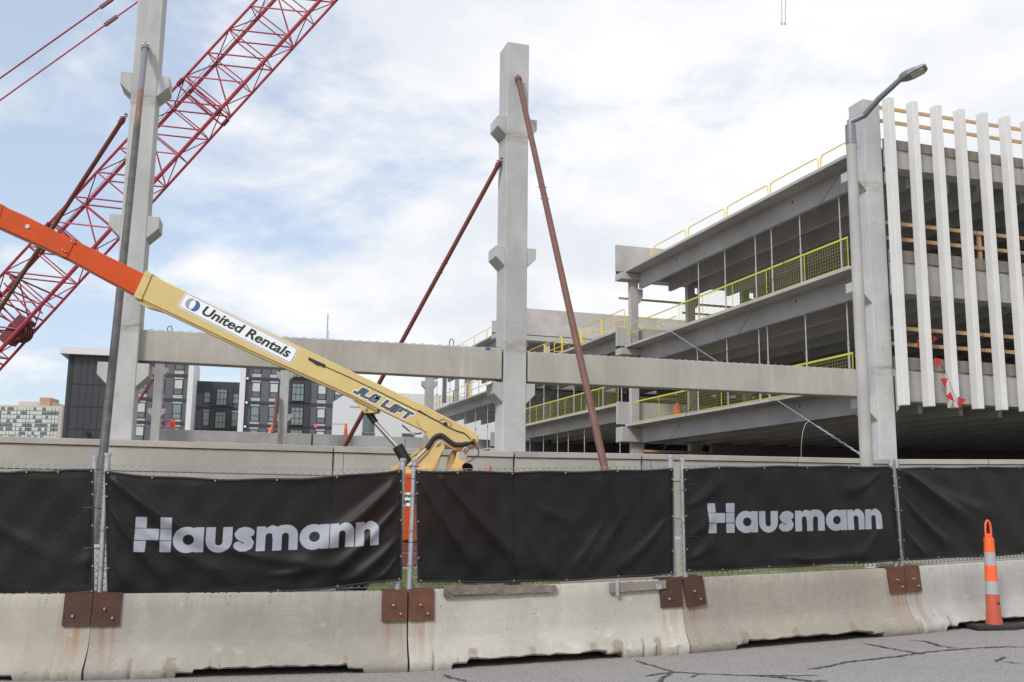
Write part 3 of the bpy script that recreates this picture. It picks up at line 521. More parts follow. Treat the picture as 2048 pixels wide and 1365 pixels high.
for i, B in ban.items():
    a, b1, Ls, ang, th = SEG[i]; c6 = [on_seg(i, *q, .265) for q in B['c']]
    t0 = thing('fence_banner', B['lab'], 'banner', (a.x, a.y, a.z), ang, 'black banners on the fence')
    nu, nv = 330, 140; uu = np.linspace(0, 1, nu); vv = np.linspace(0, 1, nv); G_u, G_v = np.meshgrid(uu, vv)
    def edge(p0, p1, p2, u):     # quadratic through three surveyed points
        k = (p1[0] - p0[0]) / (p2[0] - p0[0]); z = p0[1] * (u - k) * (u - 1) / k + p1[1] * u * (u - 1) / (k * (k - 1)) + p2[1] * u * (u - k) / (1 - k); return p0[0] + (p2[0] - p0[0]) * u, z
    xt, zt = edge(c6[0], c6[1], c6[2], G_u); xb, zb = edge(c6[3], c6[4], c6[5], G_u)
    zt = zt + 0.006 * np.sin(G_u * 23 + i) * (1 - G_u * (G_u > 1)); zb = zb + 0.005 * np.sin(G_u * 19 + 2 * i)
    X_ = xb + (xt - xb) * G_v; Z_ = zb + (zt - zb) * G_v - a.z
    W_ = X_ - X_.min(); V_ = Z_ - Z_.min(); dsp = np.zeros_like(X_)
    for f_ in folds[i]: dsp += fold(W_, V_, *f_)
    dsp += .012 * np.sin(W_ * 2.1 + V_ * 1.3 + i) * np.sin(V_ * 2.5 + i) + .004 * np.sin(W_ * 9 + 7 * V_ + i * 2) + .003 * np.sin(W_ * 15 - 11 * V_)
    edgef = np.minimum(1, np.minimum(G_u, 1 - G_u) * Ls / .12) * np.minimum(1, np.minimum(G_v, 1 - G_v) * 12 + .15)
    Y_ = .262 - dsp * edgef * 1.25
    ink = np.full(X_.shape, 1.0)
    if 'word' in B:
        (ax_, ayb, ayt), (bx_, byb, byt) = B['word']; p0 = on_seg(i, ax_, ayb, .262); p1 = on_seg(i, bx_, byb, .262); q0 = on_seg(i, ax_, ayt, .262)
        wu = (X_ - p0[0]) / (p1[0] - p0[0]); hgt = q0[1] - p0[1]; unit = (p1[0] - p0[0]) / 1890.0
        base = (p0[1] - a.z) + (p1[1] - p0[1]) * wu - (.03 if i == 2 else .005) * 4 * wu * (1 - wu)
        sx, sy = 65 + wu * 1890, (Z_ - base) / hgt * 285; ink = wordmark(sx, sy) * unit
    verts = np.stack([X_, Y_, Z_], -1).reshape(-1, 3); idx = np.arange(nu * nv).reshape(nv, nu)
    faces = np.stack([idx[:-1, :-1], idx[:-1, 1:], idx[1:, 1:], idx[1:, :-1]], -1).reshape(-1, 4)
    me = bpy.data.meshes.new('cloth'); me.from_pydata(verts.tolist(), [], faces.tolist()); me.materials.append(M['banner']); me.polygons.foreach_set('use_smooth', [True] * len(me.polygons))
    at = me.attributes.new('ink', 'FLOAT', 'POINT'); at.data.foreach_set('value', ink.reshape(-1).astype(np.float32))
    cl = bpy.data.objects.new('cloth', me); COL.objects.link(cl); cl.parent = t0
    # hem and grommets
    for row, nm in ((-1, 'top'), (0, 'bottom')):
        pts = [(float(X_[row, k]), float(Y_[row, k]) - .004, float(Z_[row, k]) + (-.012 if row else .012)) for k in range(0, nu, 6)]
        MB().tube(pts, .014 if row else .009, 6).build('hem', M['rubber'], t0, smooth=True)
    for colm in (0, -1):
        pts = [(float(X_[k, colm]), float(Y_[k, colm]) - .004, float(Z_[k, colm])) for k in range(0, nv, 6)]
        MB().tube(pts, .009, 6).build('hem', M['rubber'], t0, smooth=True)
    gm = MB().tube([(0, -.012, 0), (0, .004, 0)], .0105, 8).mesh('grommet', M['brass'])
    for row in (-1, 0):
        for k in (3, 50, 118, 186, 254, nu - 4): inst(gm, 'grommet', t0, (float(X_[row, k]), float(Y_[row, k]) - .008, float(Z_[row, k]) + (-.02 if row else .02)))
    for colm in (1, -2):
        for k in (30, 75, 110, nv - 16): inst(gm, 'grommet', t0, (float(X_[k, colm]), float(Y_[k, colm]) - .006, float(Z_[k, colm])))
# tie wires bridging the post gaps
for i, px, pys in ((1, 196, (941, 1016, 1095)), (2, 815, (935, 960, 1084)), (3, 1355, (971, 1072))):
    a, b1, Ls, ang, th = SEG[i + 1]
    for k, py in enumerate(pys):
        t_, z_ = hit(px, py, a, ang, .30); c0 = a + Vector((math.cos(ang) * t_, math.sin(ang) * t_, 0)); c0.z = z_
        t0 = thing('tie_wire', ['upper', 'middle', 'lower'][k] + ' black tie wire joining the fence posts at the ' + {1: 'left gap by the dark brace', 2: 'gap where orange machine shows', 3: 'open gap showing the beige wall'}[i], 'wire', c0, ang, 'tie wires between fence posts')
        MB().tube([(-.08, -.03, .0), (0, -.035, .004 * k), (.08, -.03, -.003)], .005, 6).build('strand', M['black'], t0)

# ================================================================== CHANNELIZER POST
p0 = on_road(1989, 1257)
t0 = thing('channelizer_post', 'orange channelizer post with two grey bands and a looped handle', 'traffic post', p0, rad(8))
k_ = 1.0 / 151.0
def pz(py): return (1257 - py) * k_
def ring(z0, r0, z1, r1, mat, nm, par): return MB().tube([(0, 0, z0), (0, 0, z1)], r0, 28, r1).build(nm, M[mat], par, smooth=True)
MB().prism([(-.36, -.20), (.10, -.27), (.55, -.10), (.55, .12), (.05, .20), (-.36, .10)], 0, .05, 'z').build('rubber_base', M['rubber'], t0, bevel=.008)
stem = ring(.05, .107, pz(1240), .104, 'conefade', 'foot_collar', t0)
ring(pz(1240), .094, pz(1220), .090, 'conefade', 'lower_sleeve', t0)
body = ring(pz(1220), .089, pz(1192), .085, 'conefade', 'stem', t0)
ring(pz(1192), .086, pz(1167), .081, 'reflect', 'reflective_band', t0)
ring(pz(1167), .079, pz(1136), .073, 'cone', 'orange_sleeve', t0)
ring(pz(1136), .073, pz(1111), .069, 'reflect', 'reflective_band', t0)
ring(pz(1111), .068, pz(1082), .064, 'cone', 'orange_sleeve', t0)
hz = pz(1082); hp = [(-.036, 0, hz - .01), (-.040, 0, hz + .10), (-.034, 0, hz + .17), (-.018, 0, hz + .21), (0, 0, hz + .222), (.018, 0, hz + .21), (.034, 0, hz + .17), (.040, 0, hz + .10), (.036, 0, hz - .01)]
MB().tube(hp, .014, 8).build('handle', M['cone'], t0, smooth=True)
MB().box((-.036, -.015, hz), (.036, .015, hz + .05)).build('handle_bridge', M['cone'], t0, bevel=.006)
# small print on the lower sleeve
def text_mesh(txt, name, mat, parent, size, off, shear, pos, rot, width=None, align='LEFT', depth=0.0):
    cu = bpy.data.curves.new(name, 'FONT'); cu.body = txt; cu.size = size; cu.offset = off; cu.shear = shear; cu.align_x = align; cu.extrude = depth; cu.resolution_u = 4
    tmp = bpy.data.objects.new(name + '_tmp', cu); COL.objects.link(tmp); bpy.context.view_layer.update()
    me = bpy.data.meshes.new_from_object(tmp.evaluated_get(bpy.context.evaluated_depsgraph_get())); bpy.data.objects.remove(tmp)
    if width:
        xs_ = [v.co.x for v in me.vertices]; s_ = width / (max(xs_) - min(xs_)); x0_ = min(xs_)
        for v in me.vertices: v.co.x = (v.co.x - x0_) * s_
    me.materials.clear(); me.materials.append(mat); o = bpy.data.objects.new(name, me); COL.objects.link(o); o.parent = parent; o.location = pos; o.rotation_euler = rot; return o
lt = text_mesh('Waco', 'print', M['ink'], t0, .042, .0015, 0, (-.015, 0, pz(1211)), (rad(90), 0, 0), width=.085)
for v in lt.data.vertices:      # wrapped on the tube
    a_ = (v.co.x - .01) / .089; v.co.z = .0903 * math.cos(a_); v.co.x = .0903 * math.sin(a_) + .015
# ================================================================== FRONT RETAINING WALL
WX = [(-22, 19.0), (-9.05, 22.62), (-.05, 24.75), (3.2, 25.75), (10.75, 28.72), (16.5, 29.6), (24, 31)]
WZ = 3.0
t0 = thing('retaining_wall', 'long beige concrete wall with a projecting cap, carrying the columns', 'wall', (WX[2][0], WX[2][1], 0))
def wz(x): return float(np.interp(x, [-22, -9, 0, 10.7, 16.5, 24], [3.03, 2.99, 2.94, 3.06, 3.15, 3.2]))
joints = [[-22, -17, -13.4, -9.0], [-9.0, -4.2, 0.0], [0.0, 3.2], [3.2, 7.6, 10.75], [10.75, 13.6, 16.5], [16.5, 24]]
for s_, js in enumerate(joints):
    (xa, ya), (xb, yb) = WX[s_], WX[s_ + 1]; xa_, xb_ = js[0], js[-1]
    yy = lambda x: ya + (yb - ya) * (x - xa) / (xb - xa)
    d = Vector((xb - xa, yb - ya, 0)).normalized(); nrm = Vector((d.y, -d.x, 0))
    for xl, xr in zip(js[:-1], js[1:]):
        g = .012; P = [Vector((xl + g, yy(xl + g), 0)), Vector((xr - g, yy(xr - g), 0))]
        def slab(off0, off1, z0, z1, nm, mt):
            q = MB(); vs = []
            for zf in (0, 1):
                for p, off in ((P[0], off0), (P[1], off0), (P[1], off1), (P[0], off1)):
                    zz_ = (wz(p.x) + (z1 if zf else z0)) if z0 > -5 else ((wz(p.x) + z1) if zf else -.3)
                    pp = p + nrm * off; vs.append((pp.x, pp.y, zz_))
            q.add(vs, [(0, 3, 2, 1), (4, 5, 6, 7), (0, 1, 5, 4), (1, 2, 6, 5), (2, 3, 7, 6), (3, 0, 4, 7)]); return q.build(nm, M[mt], t0, t0.location, bevel=.012)
        slab(.36, -.30, -.14, 0, 'wall_cap', 'wall'); slab(.315, -.28, -.152, -.141, 'cap_shadow_line', 'seam')  # thin dark strip paints the shadow line below the cap
        slab(.32, -.28, -.68, -.153, 'upper_panel', 'wall'); slab(.30, -.28, -1.62, -.688, 'middle_panel', 'wall'); slab(.36, -.28, -9, -1.635, 'lower_panel', 'wall')
        if (xl, xr) in ((-4.2, 0.0), (3.2, 7.6)):
            for dx in (0.0, .21): 
                px_ = xl + .02 + dx; c0 = Vector((px_, yy(px_), 0)) + nrm * .3215
                MB().bar((c0.x, c0.y, wz(px_) - .16), (c0.x, c0.y, wz(px_) - .67), .006, .012, (0, 1, 0)).build('groove', M['seam'], t0, t0.location)

# ================================================================== FREESTANDING COLUMNS WITH CORBELS, BRACES, BEAMS
def column(name, lab, org, ang, wd, dp, z0, z1, corb, mat='col', group=None, cw=.24, cwl=None, sides=(-1, 1), parent=None):
    t0 = parent or thing(name, lab, 'column', (org[0], org[1], z0), rad(ang), group)
    H_ = z1 - z0
    MB().box((0, 0, 0), (wd, dp, H_)).build('shaft', M[mat], t0, bevel=.022)
    for c_ in corb:
        zc_, sd = (c_ if isinstance(c_, tuple) else (c_, None))
        for s_ in sides:
            if sd is not None and s_ != sd: continue
            x0 = .001 if s_ < 0 else wd - .001; zz_ = zc_ - z0; cw_ = cwl if (cwl and s_ < 0) else cw
            MB().prism([(x0, zz_), (x0 + s_ * cw_, zz_), (x0 + s_ * cw_, zz_ - .28), (x0, zz_ - .28 - cw_)], .012, dp - .01).build('corbel', M[mat], t0, bevel=.012)
    return t0
cC = column('precast_column', 'tall pale concrete column with corbels in the centre, held by two pipe props', (-.20, 24.8), 18, .60, .70, 2.955, 13.72, (4.67, 8.17, 11.65), group='precast concrete columns on the wall')
MB().tube([(.32, .35, 10.765), (.32, .35, 10.80), (.34, .35, 10.83)], .035, 8).build('lifting_anchor', M['bracedark'], cC)
cL = column('precast_column', 'tall pale concrete column behind the dark slanted pipe at left, topped outside the picture', (-9.16, 22.67), 13, .58, .70, 3.0, 14.2, (4.77, 8.27, 11.78), group='precast concrete columns on the wall', cw=.27)
cCorner = column('precast_column', 'pale concrete corner column between the white fins and the parking floors', (10.55, 28.8), 18, .60, .70, 3.06, 13.95, ((11.72, -1), (8.30, -1), (4.84, -1), (4.84, 1), (8.3, 1), (11.72, 1)), group='precast concrete columns on the wall', cw=.17, cwl=.40)
for z_ in (3.5, 5.2, 8.9): MB().box((-.004, .25, z_ - 3.06), (.0, .30, z_ - 3.06 + 1.6)).build('bolt_strip', M['prop'], cCorner)
for c0, wd_, hh_ in ((cC, .60, 10.7), (cL, .58, 11.1), (cCorner, .60, 10.8)):
    rc = random.Random(int(hh_ * 10))
    for k in range(5):
        z_ = .8 + k * 2.15 + rc.uniform(-.3, .3); x_ = rc.uniform(.12, wd_ - .2)
        MB().box((x_, -.003, z_), (x_ + .07, .002, z_ + .07)).build('embed_plate', M['galv' if k % 2 else 'garage'], c0)
    for k in range(26): 
        z_ = .3 + k * hh_ / 27; MB().box((-.004, .62, z_), (.001, .635, z_ + .02)).build('form_mark', M['dim'], c0)
def brace(name, lab, top, bot, r, mats, group='pipe props bracing the columns', shoe=True):
    top, bot = Vector(top), Vector(bot); t0 = thing(name, lab, 'brace', bot, 0, group); d = top - bot
    cuts = [0] + [c for c, _ in mats[1:]] + [1]; parts_ = []
    for (c, mt), a0, a1 in zip(mats, cuts[:-1], cuts[1:]):
        rr = r * (1.0 if mt != 'bracedark' else 1.08)
        parts_.append(MB().tube([top - d * a0, top - d * a1], rr, 16).build('pipe', M[mt], t0, bot, smooth=True))
    u = d.normalized(); MB().tube([top - u * .05, top - u * .16], r * 1.28, 14).build('collar', M[mats[0][1]], t0, bot)
    MB().bar(top - u * .08, top + u * .12, r * 1.1, .03, (0, 1, 0)).build('clevis', M['bracedark'], t0, bot)
    MB().tube([top + Vector((-.09, -.02, .03)), top + Vector((.09, -.02, .03))], .022, 8).build('pin', M['galv'], t0, bot)
    for f_ in (.33, .36):
        c0 = top - d * f_; MB().tube([c0 + Vector((-r * 1.5, 0, 0)), c0 + Vector((r * 1.5, 0, 0))], .014, 6).build('bolt', M['galv'], t0, bot)
    return t0
def foot(p_top, px, py, Y): return atY(px, py, Y)
brace('pipe_prop', 'long dark grey pipe prop crossing the left column, brown in its upper middle', atY(291, 92, 22.6), atY(187, 1098, 15.6), .066, [(0, 'braceblue'), (.135, 'bracedull'), (.225, 'bracedark')])
brace('pipe_prop', 'rusty pipe prop leaning left from the left column in front of the crane', atY(248, 236, 22.9), atY(-165, 872, 26.5), .056, [(0, 'bracered'), (.3, 'brace')])
brace('pipe_prop', 'thick brown pipe prop from the central column down towards the fence', atY(1036, 156, 24.82), atY(1237, 1062, 17.3), .070, [(0, 'brace')])
brace('pipe_prop', 'thin dark red pipe prop leaning left behind the long beam and the lift', atY(1000, 324, 25.1), atY(672, 925, 27.5), .060, [(0, 'bracered')])
for (xa_, xb_, yt_, Y_, lab) in ((150, 236, 1090, 15.35, 'pale concrete anchor block at the foot of the dark pipe prop'), (1120, 1373, 1073, 17.0, 'beige concrete anchor block glimpsed in the open gap between banners')):
    a = atY(xa_, yt_, Y_); b1 = atY(xb_, yt_, Y_); t0 = thing('anchor_block', lab, 'concrete block', (a.x, Y_, .05), 0, 'anchor blocks for the props')
    MB().box((0, 0, 0), (b1.x - a.x, 1.3, min(a.z, b1.z) - .05)).build('block', M['wall'], t0, bevel=.03)
def beam(name, lab, A, B, zta, ztb, ha, hb, dp, mat='beam'):
    A, B = Vector(A), Vector(B); t0 = thing(name, lab, 'beam', (A.x, A.y, zta - ha), math.atan2(B.y - A.y, B.x - A.x), 'long precast beams between the columns'); Lb = (B - A).length
    q = MB(); z = zta - ha; q.add([(0, 0, 0), (Lb, 0, ztb - hb - z), (Lb, dp, ztb - hb - z), (0, dp, 0), (0, 0, ha), (Lb, 0, ztb - z), (Lb, dp, ztb - z), (0, dp, ha)], [(0, 3, 2, 1), (4, 5, 6, 7), (0, 1, 5, 4), (1, 2, 6, 5), (2, 3, 7, 6), (3, 0, 4, 7)])
    q.build('beam_body', M[mat], t0, bevel=.018)
    s_ = MB()
    for k in range(int(Lb / .22)):
        x = .2 + k * .22; zt = ha + (ztb - z - ha) * x / Lb; s_.tube([(x, .16, zt - .01), (x + .01, .16, zt + .035), (x + .10, .16, zt + .035), (x + .11, .16, zt - .01)], .008, 5)
    tag(s_.build('stirrup', M['galv'], t0), kind='stuff')
    return t0, Lb
pA = atY(275, 690, 22.95); pB = atY(1004, 728, 24.78)
bm, Lb = beam('precast_beam', 'long beige-grey precast beam behind the boom, between left and central columns', (pA.x, pA.y, 0), (pB.x, pB.y, 0), atY(275, 659, 22.95).z, atY(1004, 697, 24.78).z, atY(275, 659, 22.95).z - atY(275, 721, 22.95).z, atY(1004, 697, 24.78).z - atY(1004, 759, 24.78).z, .42)
for fx in (.077, .855):
    MB().tube([(Lb * fx - .05, .2, .70), (Lb * fx - .05, .2, .82), (Lb * fx - .02, .2, .87), (Lb * fx + .02, .2, .87), (Lb * fx + .05, .2, .82), (Lb * fx + .05, .2, .70)], .012, 8).build('lifting_loop', M['bracedark'], bm)
MB().box((Lb - .42, -.004, .60), (Lb - .30, .002, .66)).build('tag', M['blue'], bm)
pA = atY(1056, 735, 25.02); pB = atY(1727, 768, 28.7)
bm2, Lb2 = beam('precast_beam', 'long light precast beam from the central column to the corner column', (pA.x, pA.y, 0), (pB.x, pB.y, 0), atY(1056, 704, 25.02).z, atY(1727, 740, 28.7).z, atY(1056, 704, 25.02).z - atY(1056, 764, 25.02).z, atY(1727, 740, 28.7).z - atY(1727, 793.5, 28.7).z, .42)

# ================================================================== THE PARKING GARAGE
GA = rad(18); GO = Vector((10.55, 28.8, 0))
def gw(x, y, z=0): return GO + Vector((math.cos(GA) * x - math.sin(GA) * y, math.sin(GA) * x + math.cos(GA) * y, z))
def gside(px, py, xo):
    """meet the garage's long side at local x = xo -> (local y, z)"""
    t_, z_ = hit(px, py, gw(xo, 0), GA + math.pi / 2); return t_, z_
def gfront(px, py, yo=0.0):
    t_, z_ = hit(px, py, gw(0, yo), GA); return t_, z_
G = thing('parking_garage', 'unfinished precast parking garage with open floors behind white vertical fins', 'building', GO, GA)
EX = -.19
def tee_mesh(y0, y1, wide=3.0, dep=.72):
    q = MB(); q.box((0, y0, -.10), (wide - .015, y1, 0))
    for sx in (.70, .70 + wide / 2):
        q.prism([(sx, -.10), (sx + .03, -dep), (sx + .17, -dep), (sx + .20, -.10)], y0 + .02, y1 - .02)
    return q.mesh('double_tee', M['garage'])
bays = {'A': (.72, 17.0, (5.33, 8.9, 12.39), 9), 'B': (17.75, 36.6, (6.35, 9.78), 9), 'C': (37.4, 58, (5.4, 9.2, 12.72), 9)}
teeM = {}
for kb, (y0, y1, lv, n) in bays.items():
    teeM[kb] = tee_mesh(y0, y1, dep=.80 if kb == 'A' else .68)
    for z in lv:
        for k in range(n): inst(teeM[kb], 'double_tee', G, (EX + 3 * k, 0, z))
# lifting holes in the first stem
for z in (5.33, 8.9, 12.39):
    for y in (4.6, 13.2): MB().tube([(EX + .695, y, z - .3), (EX + .72, y, z - .3)], .04, 8).build('stem_hole', M['seam'], G)
# step walls and bearing ledges on the line between bays
for (yy0, levs) in ((17.02, ((5.33, 6.35), (8.9, 9.78), (12.39, 13.65))), (36.65, ((5.4, 6.3), (9.2, 9.75), (12.72, 13.5)))):
    for lo, hi in levs:
        hi_ = hi + .02
        MB().box((-.42, yy0 + .30, lo + .02), (27, yy0 + .48, hi_)).build('step_panel', M['garage'], G, bevel=.01)
        MB().box((-.42, yy0 - .18, lo - .78 if lo < 6 else lo - .42), (27, yy0 + .52, lo - .0 if lo < 0 else lo - .12)).build('ledge_girder', M['garage'], G, bevel=.01)
        MB().box((-.40, yy0 + .32, lo - .11), (27, yy0 + .46, lo + .015)).build('bearing_joint', M['seam'], G)
# interior columns on the bay lines, each with a bracket
for yy0, zt in ((17.05, 12.0), (36.7, 12.3)):
    for k in range(9):
        x = .15 + k * 2.92
        c0 = box('interior_column', M['garage'], (x, yy0 + .0, .3), (x + .38, yy0 + .28, zt), G, bevel=.01)
        for zc_ in (5.33 - .8, 8.9 - .8, 12.39 - .8):
            MB().prism([(x + .38, zc_), (x + .62, zc_), (x + .62, zc_ - .35), (x + .50, zc_ - .62), (x + .38, zc_ - .7)], yy0 + .02, yy0 + .26).build('bracket', M['garage'], c0)
# upper back parapet and openings
MB().box((8.2, 59, 17.45), (34, 59.4, 19.15)).build('back_parapet', M['farwall'], G, bevel=.02)
MB().box((8.2, 59.02, 16.6), (34, 59.4, 17.42)).build('back_band', M['farwall'], G, bevel=.02)
for k in range(8): box('back_pier', M['farwall'], (8.2 + 3.4 * k, 59.05, 5), (8.9 + 3.4 * k, 59.5, 16.59), G)
box('added_back_wall', M['dim'], (8.4, 62, 0), (33, 62.4, 16.5), G)  # dark walls added at back and side to close off light inside the garage
box('added_side_wall', M['dim'], (27.2, .5, 0), (27.6, 62, 12), G)
box('added_cross_wall', M['dim'], (.6, 33.5, .3), (27, 33.8, 5.5), G)  # dark partitions added to keep the bottom storey black
box('added_cross_wall', M['dim'], (2.6, 14.2, .3), (27, 14.5, 4.4), G)
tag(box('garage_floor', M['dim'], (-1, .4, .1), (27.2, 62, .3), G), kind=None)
# front spandrels, blocking boards, joints
def spandrel(lo, hi, wood):
    MB().box((.64, .02, lo), (26, .55, hi)).build('spandrel_beam', M['garage'], G, bevel=.015)
    for k in range(9): box('blocking_board', M['woodgrey'], (.66 + 2.9 * k, -.02, hi + .004), (.66 + 2.9 * k + 2.88, .04, hi + wood), G)
spandrel(11.88, 12.47, .30); spandrel(8.0, 8.95, .36); spandrel(4.78, 5.72, .36)
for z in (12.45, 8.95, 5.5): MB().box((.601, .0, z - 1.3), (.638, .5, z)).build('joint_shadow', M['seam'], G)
for k in range(1, 4): box('front_column', M['garage'], (.0 + 9.2 * k, .6, 3.1), (.6 + 9.2 * k, 1.2, 12.3), G, bevel=.02)
# white fins
FW, FD = .21, .29
finpx = [1763, 1813, 1861, 1911, 1957, 1999.5, 2040]
fx_ = [gfront(px, py, -.42 + FD)[0] for px, py in zip(finpx, (195, 203, 212, 222, 230, 238, 248))]
stepf = (fx_[-1] - fx_[0]) / 6
fm = MB().box((0, 0, 0), (FW, FD, 9.31)).mesh('facade_fin', M['fin'])
for k in range(24):
    x = fx_[0] + stepf * k; o = inst(fm, 'facade_fin', G, (x, -.42, 4.62)); m_ = o.modifiers.new('b', 'BEVEL'); m_.width = .012; m_.segments = 2

# wooden edge railings behind the fins
for z, lab, wpost in ((12.78, 'roof', 3.4), (9.31, 'middle floor', 3.35), (6.08, 'lowest floor', 3.9)):
    t0 = thing('timber_railing', f'two-board timber railing behind the white fins along the {lab} edge', 'railing', gw(.6, .25, z), GA, 'timber railings behind the fins')
    for zz_ in ((.38, .86) if lab != 'roof' else (.62, 1.05)):
        for k in range(4): MB().box((.02 + 3.6 * k, 0, zz_), (3.58 + 3.6 * k, .04, zz_ + .11)).build('rail_board', M['wood'], t0)
    for k in range(4 if lab != 'roof' else 0): MB().box((wpost + .35 + 3.2 * k, .045, -.30), (wpost + .46 + 3.2 * k, .13, .98 if lab != 'roof' else 1.16)).build('post', M['wood'], t0)
# thin yellow lifeline above the roof edge
t0 = thing('guardrail', 'thin yellow pipe railing on the roof seen between the white fins', 'guardrail', gw(.9, 1.6, 12.39), GA)
for z in (.55, 1.07): MB().tube([(0, 0, z), (12, 0, z)], .022, 8).build('rail', M['yellow'], t0)
for k in range(6): MB().tube([(2.4 * k, 0, 0), (2.4 * k, 0, 1.07)], .022, 8).build('post', M['yellow'], t0)

# shoring props along the open side
ordn = ['first', 'second', 'third', 'fourth', 'fifth', 'sixth', 'seventh', 'eighth', 'ninth', 'tenth']
def prop_mesh(h):
    q = MB(); q.tube([(0, 0, .01), (0, 0, h * .55)], .030, 8); q.tube([(0, 0, h * .55), (0, 0, h - .01)], .022, 8); q.box((-.07, -.07, 0), (.07, .07, .012)); q.box((-.07, -.07, h - .012), (.07, .07, h)); return q
def props(pxs, xo, zlo, zhi, lab, grp):
    for k, (px, py) in enumerate(sorted(pxs, reverse=True)):
        y, _ = gside(px, py, xo); h = zhi - zlo
        t0 = thing('shoring_prop', f'thin steel prop {lab}, {ordn[k]} from right', 'prop', gw(xo, y, zlo), GA, grp)
        prop_mesh(h).build('tube', M['prop'], t0)
        c_ = MB().tube([(0, 0, h * .50), (0, 0, h * .50 + .14)], .045, 8).build('adjusting_collar', M['galv'], t0)
        MB().tube([(-.11, 0, h * .53), (.11, 0, h * .53)], .012, 6).build('handle', M['bracered'], t0)
XP = .62
props([(1398, 600), (1451, 570), (1512, 540), (1544, 520), (1601, 490), (1680, 450)], XP, 8.9, 11.58, 'under the near bay roof slab', 'steel shoring props in the garage')
props([(1395, 720), (1454, 700), (1518, 680), (1535, 670), (1611, 650), (1693, 600)], XP, 5.33, 8.09, 'under the near bay middle slab', 'steel shoring props in the garage')
props([(1060, 820), (1088, 800), (1116, 790), (1148, 780), (1174, 770), (1206, 760), (1243, 750)], XP, 6.35, 9.08, 'behind yellow mesh on the stepped bay', 'steel shoring props in the garage')
props([(1060, 900), (1087, 900), (1115, 900), (1136.6, 900), (1169, 890), (1240, 890)], XP, .3, 5.66, 'in dark bottom storey right of central column', 'steel shoring props in the garage')
props([(874, 780), (886, 770), (900, 765), (915, 760), (930, 755), (944, 750), (958, 745)], XP, 9.2, 12.02, 'in upper far bay left of central column', 'steel shoring props in the garage')
props([(880, 870), (895, 870), (915, 860), (930, 850), (951, 850), (975, 850)], XP, 5.4, 8.5, 'in lower far bay left of central column', 'steel shoring props in the garage')

# mesh guard panels on slab edges and tube guardrails on the roofs
def mesh_panel_run(y0, y1, z, lab, xo=EX + .12, n=None):
    n = n or max(1, round((y1 - y0) / 2.4)); st_ = (y1 - y0) / n
    me = None
    for k in range(n):
        t0 = thing('mesh_guardrail', f'yellow mesh guard panel {lab}, {ordn[k] if k < 10 else "last"} from near end', 'guardrail', gw(xo, y0 + st_ * k, z), GA, 'yellow mesh guard panels on the slab edges')
        a0, a1 = .02, st_ - .03
        MB().bar((0, a0, .94), (0, a1, .94), .03, .06).build('top_rail', M['lime'], t0)
        MB().bar((0, a0, .05), (0, a1, .05), .02, .025).build('bottom_rail', M['lime'], t0)
        for e_ in (a0 + .02,): MB().bar((0, e_, .065), (0, e_, .91), .022, .022).build('post', M['lime'], t0)
        q = MB()
        nw = int(a1 / .125)
        for j in range(1, nw): q.bar((.004, a0 + (a1 - a0) * j / nw, .07), (.004, a0 + (a1 - a0) * j / nw, .91), .006, .006)
        for j in range(1, 8): q.bar((-.006, a0, .07 + .108 * j), (-.006, a1, .07 + .108 * j), .006, .006)
        tag(q.build('wire_mesh', M['meshwire'], t0), kind='stuff')
ya = gside(1352, 640, EX + .1)[0]
mesh_panel_run(.9, ya, 8.9, 'on the near bay middle slab')
mesh_panel_run(.9, 16.4, 5.33, 'on the near bay lower slab')
mesh_panel_run(18.0, 31.5, 6.35, 'on the stepped bay lower slab')
t0 = thing('edge_rail', 'thin lime rail running on to the far end of the near bay middle slab', 'guardrail', gw(EX + .12, ya, 8.9), GA)
for z_ in (.5, .92): MB().bar((0, .03, z_), (0, 16.9 - ya, z_), .03, .04).build('rail', M['lime'], t0)
MB().bar((0, 16.86 - ya, 0), (0, 16.86 - ya, .94), .035, .035).build('post', M['lime'], t0)
def tube_guard(P0, P1, lab, grp, mid=True, r=.022, h=1.07):
    P0, P1 = Vector(P0), Vector(P1); t0 = thing('tube_guardrail', lab, 'guardrail', P0, math.atan2(P1.y - P0.y, P1.x - P0.x), grp); Lg = (P1 - P0).length; c = .14
    MB().tube([(0, 0, 0), (0, 0, h - c), (.04, 0, h - .04), (c, 0, h), (Lg - c, 0, h), (Lg - .04, 0, h - .04), (Lg, 0, h - c), (Lg, 0, 0)], r, 8).build('frame', M['yellow'], t0, smooth=True)
    if mid: MB().tube([(0, 0, .55), (Lg, 0, .55)], r * .9, 8).build('mid_rail', M['yellow'], t0)
    MB().box((-.08, -.1, 0), (.08, .1, .02)).build('foot', M['bracedark'], t0); MB().box((Lg - .08, -.1, 0), (Lg + .08, .1, .02)).build('foot', M['bracedark'], t0)
XG = .98
ends = [(1642, 1730), (1541, 1637), (1454, 1536), (1377, 1449), (1308, 1372)]
for k, (pa_, pb_) in enumerate(ends):
    py_ = lambda px: 340 + (1637 - px) * .5
    y0 = gside(pb_, py_(pb_), XG)[0]; y1 = gside(pa_, py_(pa_), XG)[0]
    tube_guard(gw(XG, y0, 12.39), gw(XG, y1, 12.39), f'yellow tube guardrail on the roof edge, {ordn[k]} from the corner column', 'yellow tube guardrails on the roof')
tube_guard(gw(XG, 16.6, 12.39), gw(XG + 2.2, 16.6, 12.39), 'yellow tube guardrail across the roof in front of the end parapet', 'yellow tube guardrails on the roof')
xb = .35
for k in range(6):
    y0 = 18.2 + 2.75 * k; tube_guard(gw(xb, y0, 9.78), gw(xb, y0 + 2.6, 9.78), f'yellow tube guardrail on the stepped bay top slab, {ordn[k]} from the end wall', 'yellow tube guardrails on the stepped bay')
